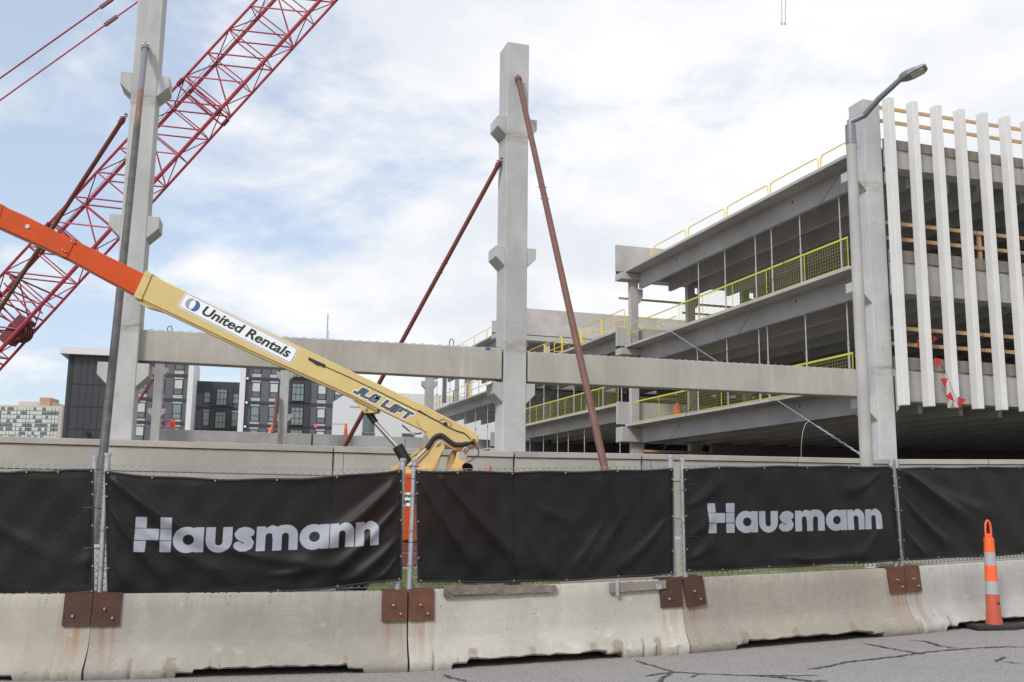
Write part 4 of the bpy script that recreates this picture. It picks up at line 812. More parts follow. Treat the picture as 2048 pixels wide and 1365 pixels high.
for k in range(4):
    tube_guard(gw(xb + .3, 20.0 + 4.2 * k, 9.78), gw(xb + 2.8, 20.0 + 4.2 * k, 9.78), f'yellow guardrail standing across stepped bay top slab, {ordn[k]} from end wall', 'yellow tube guardrails on the stepped bay')
for k in range(5):
    y0 = 38.5 + 3.2 * k; tube_guard(gw(.6, y0, 12.72), gw(.6, y0 + 3.0, 12.72), f'yellow guardrail on far bay roof left of central column, {ordn[k]} from near end', 'yellow tube guardrails on the far bay', mid=False)
for k in range(4):
    y0 = 40 + 4.4 * k
    tube_guard(gw(.15, y0, 9.2), gw(.15, y0 + 4.2, 9.2), f'yellow guardrail on far bay floor left of central column, {ordn[k]} from near end', 'yellow tube guardrails on the far bay floor', r=.03)
# timber rail boards crossing between far interior columns
for lab, (pa_, pb_), yo in (('across the opening of the far columns above the middle slab', ((1238, 604), (1480, 609)), 18.3), ('low behind the yellow mesh above the middle slab', ((1365, 629), (1470, 631)), 18.6),
                        ('between posts in the lower opening under the right beam', ((1281, 798), (1400, 800)), 17.9), ('along the floor of the dark bottom storey', ((1290, 913), (1640, 903)), 16.0)):
    xa_, za_ = gfront(*pa_, yo); xb_, zb_ = gfront(*pb_, yo); P0 = gw(xa_, yo, (za_ + zb_) / 2)
    t0 = thing('rail_board', 'brown timber rail board ' + lab, 'board', P0, GA, 'loose timber rail boards in the garage')
    MB().box((0, 0, -.05), ((xb_ - xa_) * .5, .04, .05)).build('board', M['wood'], t0); MB().box(((xb_ - xa_) * .5 + .005, 0, -.05), (xb_ - xa_, .04, .05)).build('board', M['woodgrey'], t0)
for k, (px, py) in enumerate(((1355, 820), (1432, 795))):
    xa_, za_ = gfront(px, py, 16.2); t0 = thing('traffic_barrel', 'red-orange traffic drum behind the mesh panels, ' + ('left' if k == 0 else 'right') + ' one of two', 'traffic drum', gw(xa_, 16.2, 5.33), 0, 'orange drums in the garage')
    MB().tube([(0, 0, 0), (0, 0, .9)], .22, 16, .19).build('drum', M['conefade'], t0, smooth=True); MB().tube([(0, 0, .9), (0, 0, 1.0)], .08, 10).build('handle', M['conefade'], t0)
# guy cables
def cable(name, lab, pts, r, mt='cable', extra=None):
    pts = [Vector(p) for p in pts]; t0 = thing(name, lab, 'cable', pts[0]); MB().tube(pts, r, 6).build('strand', M[mt], t0, pts[0]); return t0
ctop = gw(-.02, .35, 0); ctop.z = 12.55
ybt, zbt = gside(1318, 914, -.4)
cable('guy_cable', 'thin dark guy cable slanting down from the corner column across the parking floors', [ctop, ctop.lerp(gw(-.4, ybt, zbt), .5) + Vector((0, 0, -.06)), gw(-.4, ybt, zbt)], .011)
ya_, za_ = gside(1306, 640, -.35); c_end = gw(-.3, .2, 3.1)
mid = gw(-.3, .2, 3.1).lerp(gw(-.35, ya_, za_), .5)
t0 = cable('guy_cable', 'pale guy cable with a chain turnbuckle anchored beside the corner column foot', [c_end, gw(-.35, ya_, za_)], .014, 'cablelt')
d = (gw(-.35, ya_, za_) - c_end); u = d.normalized(); q = MB()
for k in range(16):
    c0 = c_end + u * (.1 + .16 * k); s_ = Vector((0, 0, 1)) if k % 2 else Vector((1, 0, 0)); v_ = u.cross(s_).normalized() * .035
    q.tube([c0 - u * .08, c0 - u * .05 + v_, c0 + u * .05 + v_, c0 + u * .08, c0 + u * .05 - v_, c0 - u * .05 - v_, c0 - u * .08], .010, 5)
q.build('chain', M['galv'], t0, c_end)
cable('loose_cable', 'short loose cable end curving down to the wall cap', [c_end + d * .2, c_end + d * .2 + Vector((-.12, 0, -.1)), c_end + d * .2 + Vector((-.22, -.02, -.35)), c_end + d * .2 + Vector((-.28, -.05, -.7)), c_end + d * .2 + Vector((-.31, -.06, -1.15))], .007, 'cablelt')
# red pennant string hanging in front of fins
pts = [gfront(*q, -.5) for q in ((1812, 690), (1836, 682), (1869, 680), (1871, 714), (1880, 728), (1892, 745), (1906, 783), (1918, 812), (1924, 822))]
W3 = [gw(x, -.5 if k > 3 else .1, z) for k, (x, z) in enumerate(pts)]
t0 = thing('pennant_string', 'string of red plastic pennants dangling in front of the second and third fins', 'flags', W3[0], 0); MB().tube(W3, .006, 5).build('cord', M['ink'], t0, W3[0])
for (px, py, sz, an) in ((1838, 688, .26, -1.5), (1868, 680, .22, -1.6), (1876, 726, .30, -.6), (1889, 766, .30, .2), (1902, 796, .30, 2.3), (1921, 806, .34, -1.2)):
    x, z = gfront(px, py, -.52 if px > 1870 else .08); c0 = gw(x, -.52 if px > 1870 else .08, z); q = MB()
    tri = [(-.11, .13), (.11, .13), (0, -.17)]; v = [(c0.x + (a_ * math.cos(an * .3) - b__ * math.sin(an * .3)) * sz / .3, c0.y + .004 * k_ + .02 * b__, c0.z + (a_ * math.sin(an * .3) + b__ * math.cos(an * .3)) * sz / .3) for a_, b__ in tri]
    v2 = [(p[0], p[1] + .006, p[2]) for p in v]; q.add(v + v2, [(0, 1, 2), (5, 4, 3), (0, 1, 4, 3), (1, 2, 5, 4), (2, 0, 3, 5)]); q.build('pennant', M['flagred'], t0, W3[0])

# ================================================================== STREET LAMP
pb = atY(1741, 1132, 20.0); ZL = 9.62
t0 = thing('street_lamp', 'tall pale concrete street lamp with a slanted grey arm beside the corner column', 'street lamp', (pb.x + .02, 20.0, .1))
MB().tube([(0, 0, 0), (-.015, 0, 9.06)], .132, 28, .104).build('pole', M['pole'], t0, smooth=True)
MB().tube([(-.015, 0, 9.06), (-.015, 0, 9.48)], .112, 24, .106).build('pole_cap', M['lampgrey'], t0, smooth=True)
e0 = atY(1713, 243, 20) - Vector((pb.x + .02, 20, .1)); e1 = atY(1803, 157, 19.2) - Vector((pb.x + .02, 20, .1))
MB().tube([(-.03, 0, 9.3), (-.02, -.02, e0.z - .02), (e0.x + .14, -.08, e0.z + .10), e0.lerp(e1, .5) + Vector((0, 0, .02)), e1], .078, 14, .056).build('arm', M['lampgrey'], t0, smooth=True)
dr = (e1 - e0).normalized(); hd = MB(); side = dr.cross(Vector((0, 0, 1))).normalized(); upv = side.cross(dr).normalized()
dr2 = (atY(1851, 134, 18.95) - atY(1803, 157, 19.2)).normalized(); upv = (Vector((0, 0, 1)) - dr2 * dr2.z).normalized(); side = dr2.cross(upv).normalized()
prof = [(-.04, .06, .06, -.05), (.05, .13, .085, -.06), (.14, .17, .08, -.06), (.32, .18, .06, -.05), (.47, .16, .035, -.035), (.51, .10, .015, -.02)]; vs = []
for l_, wd_, ht, hb in prof:
    c0 = e1 + dr2 * l_
    for sx, z_ in ((-1, hb), (1, hb), (1, ht * .4), (.6, ht), (-.6, ht), (-1, ht * .4)): vs.append(c0 + side * (wd_ * sx) + upv * z_)
hd.add(vs, [tuple(range(6)), tuple(range(30, 36))] + [(i * 6 + k, i * 6 + (k + 1) % 6, (i + 1) * 6 + (k + 1) % 6, (i + 1) * 6 + k) for i in range(5) for k in range(6)])
hb_ = hd.build('lamp_head', M['lampgrey'], t0, bevel=.008)
c0 = e1 + dr2 * .18; c1 = e1 + dr2 * .44
MB().add([c0 + side * .15 - upv * .062, c0 - side * .15 - upv * .062, c1 - side * .14 - upv * .05, c1 + side * .14 - upv * .05, c0 + side * .15 - upv * .075, c0 - side * .15 - upv * .075, c1 - side * .14 - upv * .065, c1 + side * .14 - upv * .065],
         [(0, 1, 2, 3), (7, 6, 5, 4), (0, 4, 5, 1), (1, 5, 6, 2), (2, 6, 7, 3), (3, 7, 4, 0)]).build('lens', M['lens'], hb_)
# ================================================================== BOOM LIFT
YB = 15.5
org = atY(850, 1150, YB); org.z = groundz(0) + .15
LF = thing('boom_lift', 'cream and orange telescopic boom lift with its long boom raised to the left', 'boom lift', org)
def bp(px, py): p = atY(px, py, YB); return (p.x - org.x, p.z - org.z)
def plate(name, mat, pts, y0, y1, bevel=.006, par=None):
    return MB().prism([bp(*q) for q in pts], y0, y1).build(name, M[mat] if isinstance(mat, str) else mat, par or LF, bevel=bevel)
MBX = plate('main_boom', 'cream', [(298, 549), (500, 646.5), (700, 743), (843, 810), (949, 865), (956, 872), (957, 886), (949, 895), (929, 900), (912, 903), (893, 892), (862, 885), (849, 864), (760, 821), (700, 791), (500, 702), (277, 597)], -.17, .17, .012)
plate('boom_collar', 'cream', [(299.5, 546.5), (313, 553.5), (291, 605), (275.5, 598.5)], -.19, .19)
plate('underside_flange', 'creamdk', [(282, 599), (500, 701.5), (700, 790.5), (758, 819.5), (757, 825), (700, 796), (500, 707), (281, 604)], -.15, .15, .003)  # browner strip along the lower edge of the boom
plate('boom_belly_bracket', 'cream', [(276, 600), (284, 598), (350, 628), (345, 631), (296, 617), (284, 610)], -.14, .10)
plate('middle_section', 'orange', [(148, 481), (200, 506), (296, 553), (277, 594), (200, 553), (131, 515)], -.145, .145, .01)
plate('section_lip', 'orange', [(148, 479.5), (160, 485), (142, 521), (129, 516)], -.158, .158)
plate('section_flange', 'bracedull', [(131, 514.5), (200, 552.5), (277, 593.5), (276, 598), (200, 557), (130, 519)], -.12, .12, .003)
plate('inner_section', 'orange', [(-90, 366), (0, 411), (60, 437), (146, 481), (132, 516), (60, 483), (0, 456), (-90, 410)], -.125, .125, .01)
plate('section_flange', 'bracedull', [(-90, 409.5), (0, 455.5), (60, 482.5), (131, 515.5), (130, 519), (60, 487), (0, 460), (-90, 414)], -.10, .10, .003)
plate('inner_lip', 'orange', [(-6, 406), (14, 415), (4, 458), (-14, 449)], -.137, .137)
x, z = bp(63, 458); MB().tube([(x, -.14, z), (x, -.12, z)], .035, 14).build('pin', M['galv'], LF)
for q in ((303, 557), (308, 560), (287, 592), (292, 594), (153, 488), (158, 491), (141, 509), (136, 506)):
    x, z = bp(*q); MB().tube([(x, -.197, z), (x, -.125, z)], .011, 6).build('bolt', M['galv'], LF)
# rib line, black guide block, decals
def strip(pts, wd, y, mat, nm, par=MBX):
    q = MB()
    for a0, a1 in zip(pts[:-1], pts[1:]):
        (xa, za), (xb_, zb) = bp(*a0), bp(*a1); q.bar((xa, y, za), (xb_, y, zb), .006, wd, (0, 0, 1))
    o = q.build(nm, M[mat], LF); return o
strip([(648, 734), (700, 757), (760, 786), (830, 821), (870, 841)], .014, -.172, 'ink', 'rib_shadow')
plate('guide_block', 'black', [(622, 718), (655, 733), (654, 738), (650, 738), (646, 735), (638, 734), (628, 727), (621, 723)], -.185, -.168, .002)
ang = -math.atan2(.44, .898)
def along(px, py, u_, v_):     # offsets in metres along and across the boom from a point on its side
    x, z = bp(px, py); c, s = math.cos(ang), math.sin(ang); return (x + c * u_ - s * v_, z + s * u_ + c * v_)
cx0, cy0 = 482, 660; hw, hh2, rr = 1.005, .134, .05
def rrect(hw, hh, r, n=6):
    P = []
    for sx, sy, a0 in ((1, 1, 0), (-1, 1, 90), (-1, -1, 180), (1, -1, 270)):
        for k in range(n + 1): a_ = rad(a0 + 90 * k / n); P.append(along(cx0, cy0, sx * (hw - r) + r * math.cos(a_), sy * (hh - r) + r * math.sin(a_)))
    return P
sg = MB().prism(rrect(hw, hh2, rr), -.1725, -.1712).build('company_sign', M['sign'], LF)
MB().prism(rrect(hw - .012, hh2 - .012, rr - .008), -.1735, -.1727).build('sign_border', M['blue'], sg); MB().prism(rrect(hw - .021, hh2 - .021, rr - .015), -.1745, -.1737).build('sign_field', M['sign'], sg)
def ell(cu, a_, b__, y, mat, nm, a0=0, a1=360, inner=None):
    P = [(cu + a_ * math.cos(rad(t_)), b__ * math.sin(rad(t_))) for t_ in np.linspace(a0, a1, 29)[:28 if a1 - a0 == 360 else 29]]
    MB().prism([along(cx0, cy0, *p) for p in P], y, y + .0006).build(nm, M[mat], sg)
ell(-.845, .082, .088, -.1755, 'grey', 'logo_disc'); ell(-.770, .082, .088, -.1765, 'blue', 'logo_disc'); ell(-.812, .044, .074, -.1775, 'sign', 'logo_lens')
x, z = along(cx0, cy0, -.62, -.062)
text_mesh('United Rentals', 'lettering', M['ink'], sg, .21, .0052, .18, (x, -.1775, z), (rad(90), -ang, 0), width=1.54)
# block letters with white outline
LET = {'J': [(35, 100), (75, 100), (75, 25), (62, 0), (0, 0), (0, 30), (35, 30)], 'L': [(0, 100), (38, 100), (38, 30), (85, 30), (85, 0), (0, 0)],
       'G': [(0, 84), (16, 100), (94, 100), (94, 76), (36, 76), (36, 24), (60, 24), (60, 34), (48, 34), (48, 54), (94, 54), (94, 12), (82, 0), (12, 0), (0, 12)],
       'I': [(0, 100), (38, 100), (38, 0), (0, 0)], 'F': [(0, 100), (90, 100), (90, 74), (38, 74), (38, 62), (78, 62), (78, 38), (38, 38), (38, 0), (0, 0)], 'T': [(0, 100), (95, 100), (95, 72), (66, 72), (66, 0), (28, 0), (28, 72), (0, 72)]}
def letter_run(word, px, py, height, slant, gap):
    u_ = 0
    for ch in word:
        if ch == ' ': u_ += 45; continue
        P = LET[ch]; wd_ = max(p[0] for p in P); k = height / 100
        def place(grow):
            cxm = wd_ / 2; o_ = []; n = len(P)
            for i in range(n):      # outward offset of a polygon corner
                p0, p1, p2 = Vector(P[i - 1]), Vector(P[i]), Vector(P[(i + 1) % n]); d1, d2 = (p1 - p0).normalized(), (p2 - p1).normalized()
                n1, n2 = Vector((-d1.y, d1.x)), Vector((-d2.y, d2.x)); area = sum(P[j][0] * P[(j + 1) % n][1] - P[(j + 1) % n][0] * P[j][1] for j in range(n)); sgn = -1 if area > 0 else 1
                m_ = (n1 + n2); m_ = m_ / max(.6, m_.dot(n1)) if m_.length > .1 else n1
                q = p1 + m_ * (sgn * grow); o_.append(along(px, py, (u_ + q.x + slant * q.y) * k, q.y * k))
            return o_
        lo = MB().prism(place(8), -.1725, -.1713).build('letter_outline', M['sign'], LF); MB().prism(place(0), -.1740, -.1729).build('letter', M['jlg'], lo)
        u_ += wd_ + gap
letter_run('JLG LIFT', 708, 787.5, .145, .36, 9)
# cylinder bracket, lift cylinder
plate('cylinder_bracket', 'cream', [(706, 802), (716, 810), (731, 828), (744, 828), (759, 826), (740, 812)], -.12, .12)
x, z = bp(733, 819); MB().tube([(x, -.15, z), (x, .15, z)], .03, 12).build('pin', M['galv'], LF)
def rod(name, mat, a0, a1, r, y=-.0, n=16):
    (xa, za), (xb_, zb) = bp(*a0), bp(*a1); return MB().tube([(xa, y, za), (xb_, y, zb)], r, n).build(name, M[mat], LF, smooth=True)
rod('rod_end', 'black', (735, 824), (751, 846), .052); rod('lift_cylinder_rod', 'chrome', (750, 845), (799, 899), .038); rod('lift_cylinder_barrel', 'black', (795, 893), (822, 941), .085)
# hoses along the boom and corrugated loop
def hose(pts, r, nm='hose', mat='black', y=-.2, ridges=False):
    P = [bp(*q) for q in pts]; P = [(p[0], y, p[1]) for p in P]; Q = []
    for i in range(len(P) - 1):
        p0, p1, p2, p3 = (Vector(P[max(0, min(len(P) - 1, i + j))]) for j in (-1, 0, 1, 2))
        for k in range(8):
            t_ = k / 8; Q.append(.5 * ((2 * p1) + (p2 - p0) * t_ + (2 * p0 - 5 * p1 + 4 * p2 - p3) * t_ ** 2 + (-p0 + 3 * p1 - 3 * p2 + p3) * t_ ** 3))
    Q.append(Vector(P[-1])); o = MB().tube(Q, r, 10).build(nm, M[mat], LF, smooth=True)
    if ridges:
        q = MB()
        for i in range(0, len(Q) - 1):
            d = (Q[i + 1] - Q[i]).normalized(); q.tube([Q[i] - d * .006, Q[i] + d * .006], r * 1.22, 10)
        q.build('hose_ridge', M['rubber'], o)
    return o
hose([(856, 899), (862, 890), (867.6, 881), (875, 875), (883, 873), (890, 876), (897, 882), (909, 890), (918, 891.5), (927, 891), (936, 889)], .030, 'corrugated_hose', ridges=True)
hose([(936, 889), (944, 886), (949, 884)], .022); hose([(945, 888), (953, 895), (958, 904), (957, 912), (947, 920), (937, 927)], .009)
hose([(839, 823), (852, 831), (866, 839), (880, 846), (895, 855), (915, 864), (930, 869), (942, 880)], .008, y=-.18); hose([(835, 843), (845, 860), (856, 866)], .006, y=-.178, mat='creamdk')
hose([(806, 852), (818, 862), (827, 868), (838, 869), (845, 867)], .012, y=-.12); plate('hose_guard', 'galv', [(818, 862), (830, 868), (834, 872), (826, 871)], -.14, -.1, .002)
x, z = bp(892, 850); MB().tube([(x, -.19, z), (x, -.165, z)], .030, 12).build('grommet_port', M['black'], LF)
hose([(880, 847), (882, 842), (888, 840.5), (896, 843), (903, 848), (904, 852), (900, 855)], .005, y=-.176, mat='creamdk')
hose([(944, 886), (947, 881), (951, 882), (952, 888), (947, 891), (944, 888)], .006, y=-.18)
for q in ((881, 888), (932, 898)):
    x, z = bp(*q); MB().tube([(x, -.20, z), (x, .2, z)], .038, 14).build('pivot_pin', M['galv'], LF); hose([(q[0] - 6, q[1] + 6), (q[0] - 2, q[1] + 1), (q[0] + 2, q[1] - 2)], .012, 'pin_keeper', 'galv', -.205)
x, z = bp(926, 912); MB().tube([(x, -.16, z), (x, .16, z)], .06, 14).build('pivot_pin', M['galv'], LF)
# risers down into the turret
plate('riser_link', 'cream', [(700, 992), (776, 940), (853, 886), (856, 889), (790, 940), (720, 992)], .10, .15)
plate('riser_plate', 'cream', [(760, 985), (808, 940), (857, 892), (870, 882), (880, 880), (889, 885), (891, 897), (867, 942), (850, 985)], -.19, -.16)
plate('riser_plate', 'cream', [(800, 985), (830, 940), (870, 890), (889, 890), (880, 915), (860, 985)], .14, .17)
plate('riser_rear_web', 'creamdk', [(878, 985), (890, 945), (897, 912), (905, 902), (913, 900), (908, 925), (897, 945), (895, 985)], -.05, .14)
plate('riser_rear_plate', 'cream', [(888, 985), (904, 938), (917, 903), (926, 898), (936, 902), (935, 918), (924, 942), (910, 985)], -.15, -.12)
plate('riser_rear_web', 'creamdk', [(895, 946), (902, 929), (908, 931), (905, 946)], -.12, -.02)
rod('steel_line', 'chrome', (820, 935), (855, 900), .012, -.21); rod('steel_line', 'chrome', (826, 938), (858, 904), .010, -.21)
x, z = bp(934, 936); MB().tube([(x, -.22, z), (x + .02, .2, z + .01)], .066, 16).build('exhaust_stack', M['matte'], LF, smooth=True)
# turret, chassis, wheels (seen only through the slot between banners and dimly through the cloth)
plate('turret_hood', 'orange', [(684, 1080), (684, 1010), (700, 972), (740, 952), (800, 948), (840, 950), (980, 950), (996, 962), (998, 1080)], -.62, .62, .03)
plate('turret_stripe', 'bracered', [(690, 1082), (690, 1100), (996, 1100), (996, 1082)], -.58, .58)
plate('rating_label', 'sign', [(803, 987), (834, 987), (834, 1013), (803, 1013)], -.63, -.622, .0)
x, z = bp(808, 996); MB().tube([(x, -.634, z), (x, -.631, z)], .036, 16).build('label_dot', M['blue'], LF)
x, z = bp(814, 996); text_mesh('United\nRentals', 'label_lettering', M['ink'], LF, .075, .003, 0, (x, -.634, z), (rad(90), 0, 0), width=.23)
x, z = bp(806, 1011); text_mesh('UR', 'label_lettering', M['ink'], LF, .07, .003, .1, (x, -.634, z), (rad(90), 0, 0), width=.12)
plate('chassis', 'bracered', [(640, 1100), (1010, 1100), (1010, 1128), (640, 1128)], -.8, .8, .02)
for q in ((670, 1128), (985, 1128)):
    for y in (-.95, .70):
        x, z = bp(*q); wz_ = .42; ty = MB().tube([(x, y, wz_), (x, y + .28, wz_)], .42, 28).build('wheel', M['rubber'], LF, smooth=True, bevel=.02)
        MB().tube([(x, y - .012, wz_), (x, y + .29, wz_)], .20, 20).build('rim', M['lampgrey'], ty)
# amber marker just beyond the fence
p = atY(981, 938, 16.2); t0 = thing('amber_marker', 'small orange marker cap peeking above the middle banner', 'marker', (p.x, p.y, p.z - .5)); MB().tube([(0, 0, 0), (0, 0, .46)], .02, 8).build('stem', M['black'], t0); MB().tube([(0, 0, .46), (0, 0, .54)], .024, 12).build('cap', M['cone'], t0)

# ================================================================== LATTICE CRANE
YC, YD = 60.0, 61.7
A0, A1 = atY(513, 2, YC), atY(174, 366, YC); C0_, C1_ = atY(639, 0, YC), atY(297, 376, YC)
dirc = ((A0 - A1).normalized() + (C0_ - C1_).normalized()).normalized(); perp = Vector((dirc.z, 0, -dirc.x)); wA = (C1_ - A1).dot(perp)
CR = thing('lattice_crane', 'crimson lattice crane boom rising to the upper right behind the left column', 'crane', A1 - dirc * 16)
Ob = A1
def cp(s, wv, dv): return Ob + dirc * s + perp * (wA * wv) + Vector((0, 1.7 * dv, 0))
def cbar(a, b, r, mat, nm): return MB().tube([a, b], r, 8).build(nm, M[mat], CR, CR.location, smooth=True)
S0, S1 = -15.5, 23.0
splice = [-3.6, 8.6]
for wv, dv, r in ((0, 0, .09), (1, 0, .13), (0, 1, .12), (1, 1, .09)): cbar(cp(S0, wv, dv), cp(S1, wv, dv), r, 'red', 'chord')
n = 0; s = S0; bay = 2.05; k = 0
while s < S1 - bay:
    mt = ['red', 'pink', 'red', 'reddk'][k % 4]
    for dv in (0, 1):
        a, b1 = (cp(s, 0, dv), cp(s + bay, 1, dv)) if dv == 0 or k % 3 else (cp(s, 1, dv), cp(s + bay, 0, dv))
        cbar(a, b1, .052, 'pink' if dv == 0 and k % 3 == 0 else 'red', 'lacing')
        cbar(cp(s, 0, dv), cp(s, 1, dv), .042, 'red', 'cross_strut')
    for wv in (0, 1):
        a, b1 = (cp(s, wv, 0), cp(s + bay, wv, 1)) if k % 2 == 0 else (cp(s, wv, 1), cp(s + bay, wv, 0))
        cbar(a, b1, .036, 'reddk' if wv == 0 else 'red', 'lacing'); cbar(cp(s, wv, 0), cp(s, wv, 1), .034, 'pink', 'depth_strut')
    s += bay; k += 1
for sp in splice:
    for off in (-.28, .28):
        for dv in (0, 1): cbar(cp(sp + off, 0, dv), cp(sp + off, 1, dv), .05, 'red', 'splice_strut')
        cbar(cp(sp + off, 0, 0), cp(sp + off, 1, 1), .04, 'red', 'splice_brace')
    for wv in (0, 1):
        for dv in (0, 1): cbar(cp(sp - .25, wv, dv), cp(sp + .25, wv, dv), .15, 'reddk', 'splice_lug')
# butt section: closer lacing, sheave frame, winch
for k in range(7): cbar(cp(-12.5 + k * .85, 0, k % 2), cp(-11.9 + k * .9, 1, (k + 1) % 2), .055, 'reddk', 'butt_lacing')
for k in range(4): cbar(cp(-9.0 + k * .5, 0, .5), cp(-9.4 + k * .5, 1, .5), .05, 'red', 'butt_lacing')
q = MB(); c0 = cp(-9.6, .92, .5)
for k in range(4): q.tube([c0 + Vector((0, -.5 + .3 * k, 0)), c0 + Vector((0, -.4 + .3 * k, 0))], .62, 20)
q.build('sheave_cluster', M['reddk'], CR, CR.location); MB().bar(cp(-10.6, .86, .5), cp(-8.7, .86, .5), 1.5, .5, perp).build('sheave_frame', M['reddk'], CR, CR.location)
c0 = cp(-9.6, -.20, .5); MB().bar(c0 - dirc * 2.1, c0 + dirc * .9, 1.8, 1.1, perp).build('winch_frame', M['reddk'], CR, CR.location, bevel=.06)
q = MB().tube([c0 - perp * .5 + Vector((0, -1, 0)), c0 - perp * .5 + Vector((0, 1, 0))], .7, 20); q.build('winch_drum', M['reddk'], CR, CR.location)
for k in range(3):
    cc = c0 + dirc * (.5 - .6 * k) - perp * .62; MB().tube([cc + Vector((.28 * math.cos(t_), -1.02, .28 * math.sin(t_))) for t_ in np.linspace(0, 6.28, 14)], .045, 6).build('guide_ring', M['reddk'], CR, CR.location)
for k in range(2): MB().tube([cp(-8, .13 + .04 * k, .4), cp(S1, .06 + .06 * k, .4)], .018, 5).build('hoist_rope', M['ink'], CR, CR.location)
for k, (a0, a1, c_) in enumerate((((0, 157), (222, 0), (213, 7)), ((0, 201), (274, 5), (222, 42)))):
    pa_, pb_ = atY(*a0, YC), atY(*a1, YC); d = pb_ - pa_; MB().tube([pa_ - d * .6, pb_ + d * .6], .055, 8).build('pendant_line', M['pink'] if k else M['red'], CR, CR.location)
    pc = atY(*c_, YC); u = d.normalized(); MB().bar(pc - u * .5, pc + u * .5, .16, .2).build('pendant_link', M['reddk'], CR, CR.location)
# hook lines at the upper right
p0 = atY(1567, -40, 40); p1 = atY(1567, 47, 40); t0 = thing('hoist_sling', 'pair of thin hoist slings with small hooks dangling at the top edge', 'sling', p1)
for dx in (-.07, .08):
    MB().tube([(p0.x + dx * 1.1, 40, p0.z), (p1.x + dx, 40, p1.z + .04)], .012, 6).build('sling_rope', M['cable'], t0, p1)
    MB().tube([(p1.x + dx + .045 * math.cos(a_), 40, p1.z + .055 * math.sin(a_)) for a_ in np.linspace(1.6, 6.4, 10)], .016, 6).build('hook', M['woodold'], t0, p1)

# ================================================================== BACK DECK
DA = math.atan2(10.5, 27.5); 
pA = atY(303, 858, 68.0); pB = atY(987, 880, 76.0); ang_d = math.atan2(pB.y - pA.y, pB.x - pA.x); zt = (pA.z + pB.z) / 2
t0 = thing('deck_wall', 'low grey precast wall of the raised deck behind the front wall', 'wall', (pA.x, pA.y, 0), ang_d)
Ld = (Vector((pB.x, pB.y)) - Vector((pA.x, pA.y))).length
zA, zB = pA.z, pB.z; xj = hit(625, 870, pA, ang_d)[0]
for xa_, xb_ in ((0, xj - .06), (xj + .06, Ld * .72), (Ld * .72 + .05, Ld + 8)):
    za_ = zA + (zB - zA) * xa_ / Ld; zb_ = zA + (zB - zA) * xb_ / Ld
    MB().add([(xa_, 0, 0), (xb_, 0, 0), (xb_, .3, 0), (xa_, .3, 0), (xa_, 0, za_), (xb_, 0, zb_), (xb_, .3, zb_), (xa_, .3, za_)], [(0, 3, 2, 1), (4, 5, 6, 7), (0, 1, 5, 4), (1, 2, 6, 5), (2, 3, 7, 6), (3, 0, 4, 7)]).build('wall_panel', M['deck'], t0, bevel=.03)
MB().box((xj - .055, .05, 0), (xj + .055, .28, zt - .05)).build('panel_joint', M['seam'], t0)
for px in (330, 396, 463, 530, 722, 783, 905, 967): 
    x = hit(px, 880, pA, ang_d)[0]; zz_ = zA + (zB - zA) * x / Ld - 1.0; MB().box((x - .22, -.012, zz_), (x + .22, .002, zz_ + .25)).build('pocket', M['galv'] if px > 700 else M['garage'], t0); MB().box((x - .22, -.04, zz_ - .12), (x + .22, .002, zz_ - .02)).build('pocket_lip', M['dim'], t0) if px > 700 else None
tag(box('deck', M['garage'], (pA.x - 14, pA.y + 4, 4.0), (pB.x + 2, 96, 5.6)), 'grey concrete deck behind the low wall', None, kind='structure')
# columns on the deck, smaller through distance
def deckcol(px0, px1, ytop, corb, lab, Y, cwp=None, bot=884):
    a = atY(px0, 860, Y); b1 = atY(px1, 860, Y); wd = b1.x - a.x; z1 = atY((px0 + px1) / 2, ytop, Y).z; zc_ = [atY(px0, c, Y).z for c in corb]
    return column('distant_column', lab, (a.x, a.y), 10, wd, .7, 3.0, z1, zc_, 'deck', group='distant columns on the deck', cw=.27)
deckcol(301, 318, 690, (735, 817), 'distant pale column just right of the left column, seen under the beam', 66.5)
deckcol(556, 573, 690, (744, 828), 'distant pale column under the long beam, in front of the dark apartments', 66.5)
deckcol(849, 866, 700, (762,), 'distant column with a flared head standing right of the white building', 72)
for k, px in enumerate((886, 911, 934)):
    a = atY(px, 800, 74); t1 = thing('distant_post', 'slim grey column in the far bay, ' + ordn[k] + ' from the left', 'column', (a.x, a.y, 9.2), GA, 'slim grey columns in the far bay'); MB().box((0, 0, 0), (.26, .3, 2.9)).build('shaft', M['deck'], t1)
t0 = thing('distant_prop', 'short thin red prop slanting beside the first distant column', 'brace', atY(262, 826, 66)); MB().tube([atY(262, 826, 66), atY(302, 764, 67)], .1, 8).build('pipe', M['bracered'], t0, atY(262, 826, 66))
t0 = thing('distant_prop', 'short brown prop standing against the second distant column', 'brace', atY(549, 862, 66)); MB().tube([atY(547, 866, 65.9), atY(555, 790, 66.2)], .13, 8).build('pipe', M['brace'], t0, atY(549, 862, 66))
def dcone(px, ybase, lab, Y, lean=0, h=.75):
    p = atY(px, ybase, Y); t1 = thing('delineator', lab, 'traffic cone', p, 0, 'orange delineators on the deck wall')
    MB().tube([(0, 0, 0), (lean * .4, 0, h * .5)], .15, 12, .12).build('base_sleeve', M['cone'], t1, smooth=True); MB().tube([(lean * .4, 0, h * .5), (lean, 0, h)], .11, 12, .07).build('stem', M['cone'], t1, smooth=True)
dcone(346, 859, 'orange delineator with a pink flag, standing left on the deck wall', 68.6); dcone(541, 866, 'leaning orange delineator at the foot of the second distant column', 66.0, .35, .85); dcone(691, 871, 'orange delineator at the right end of the dark apartments', 72, h=.85)
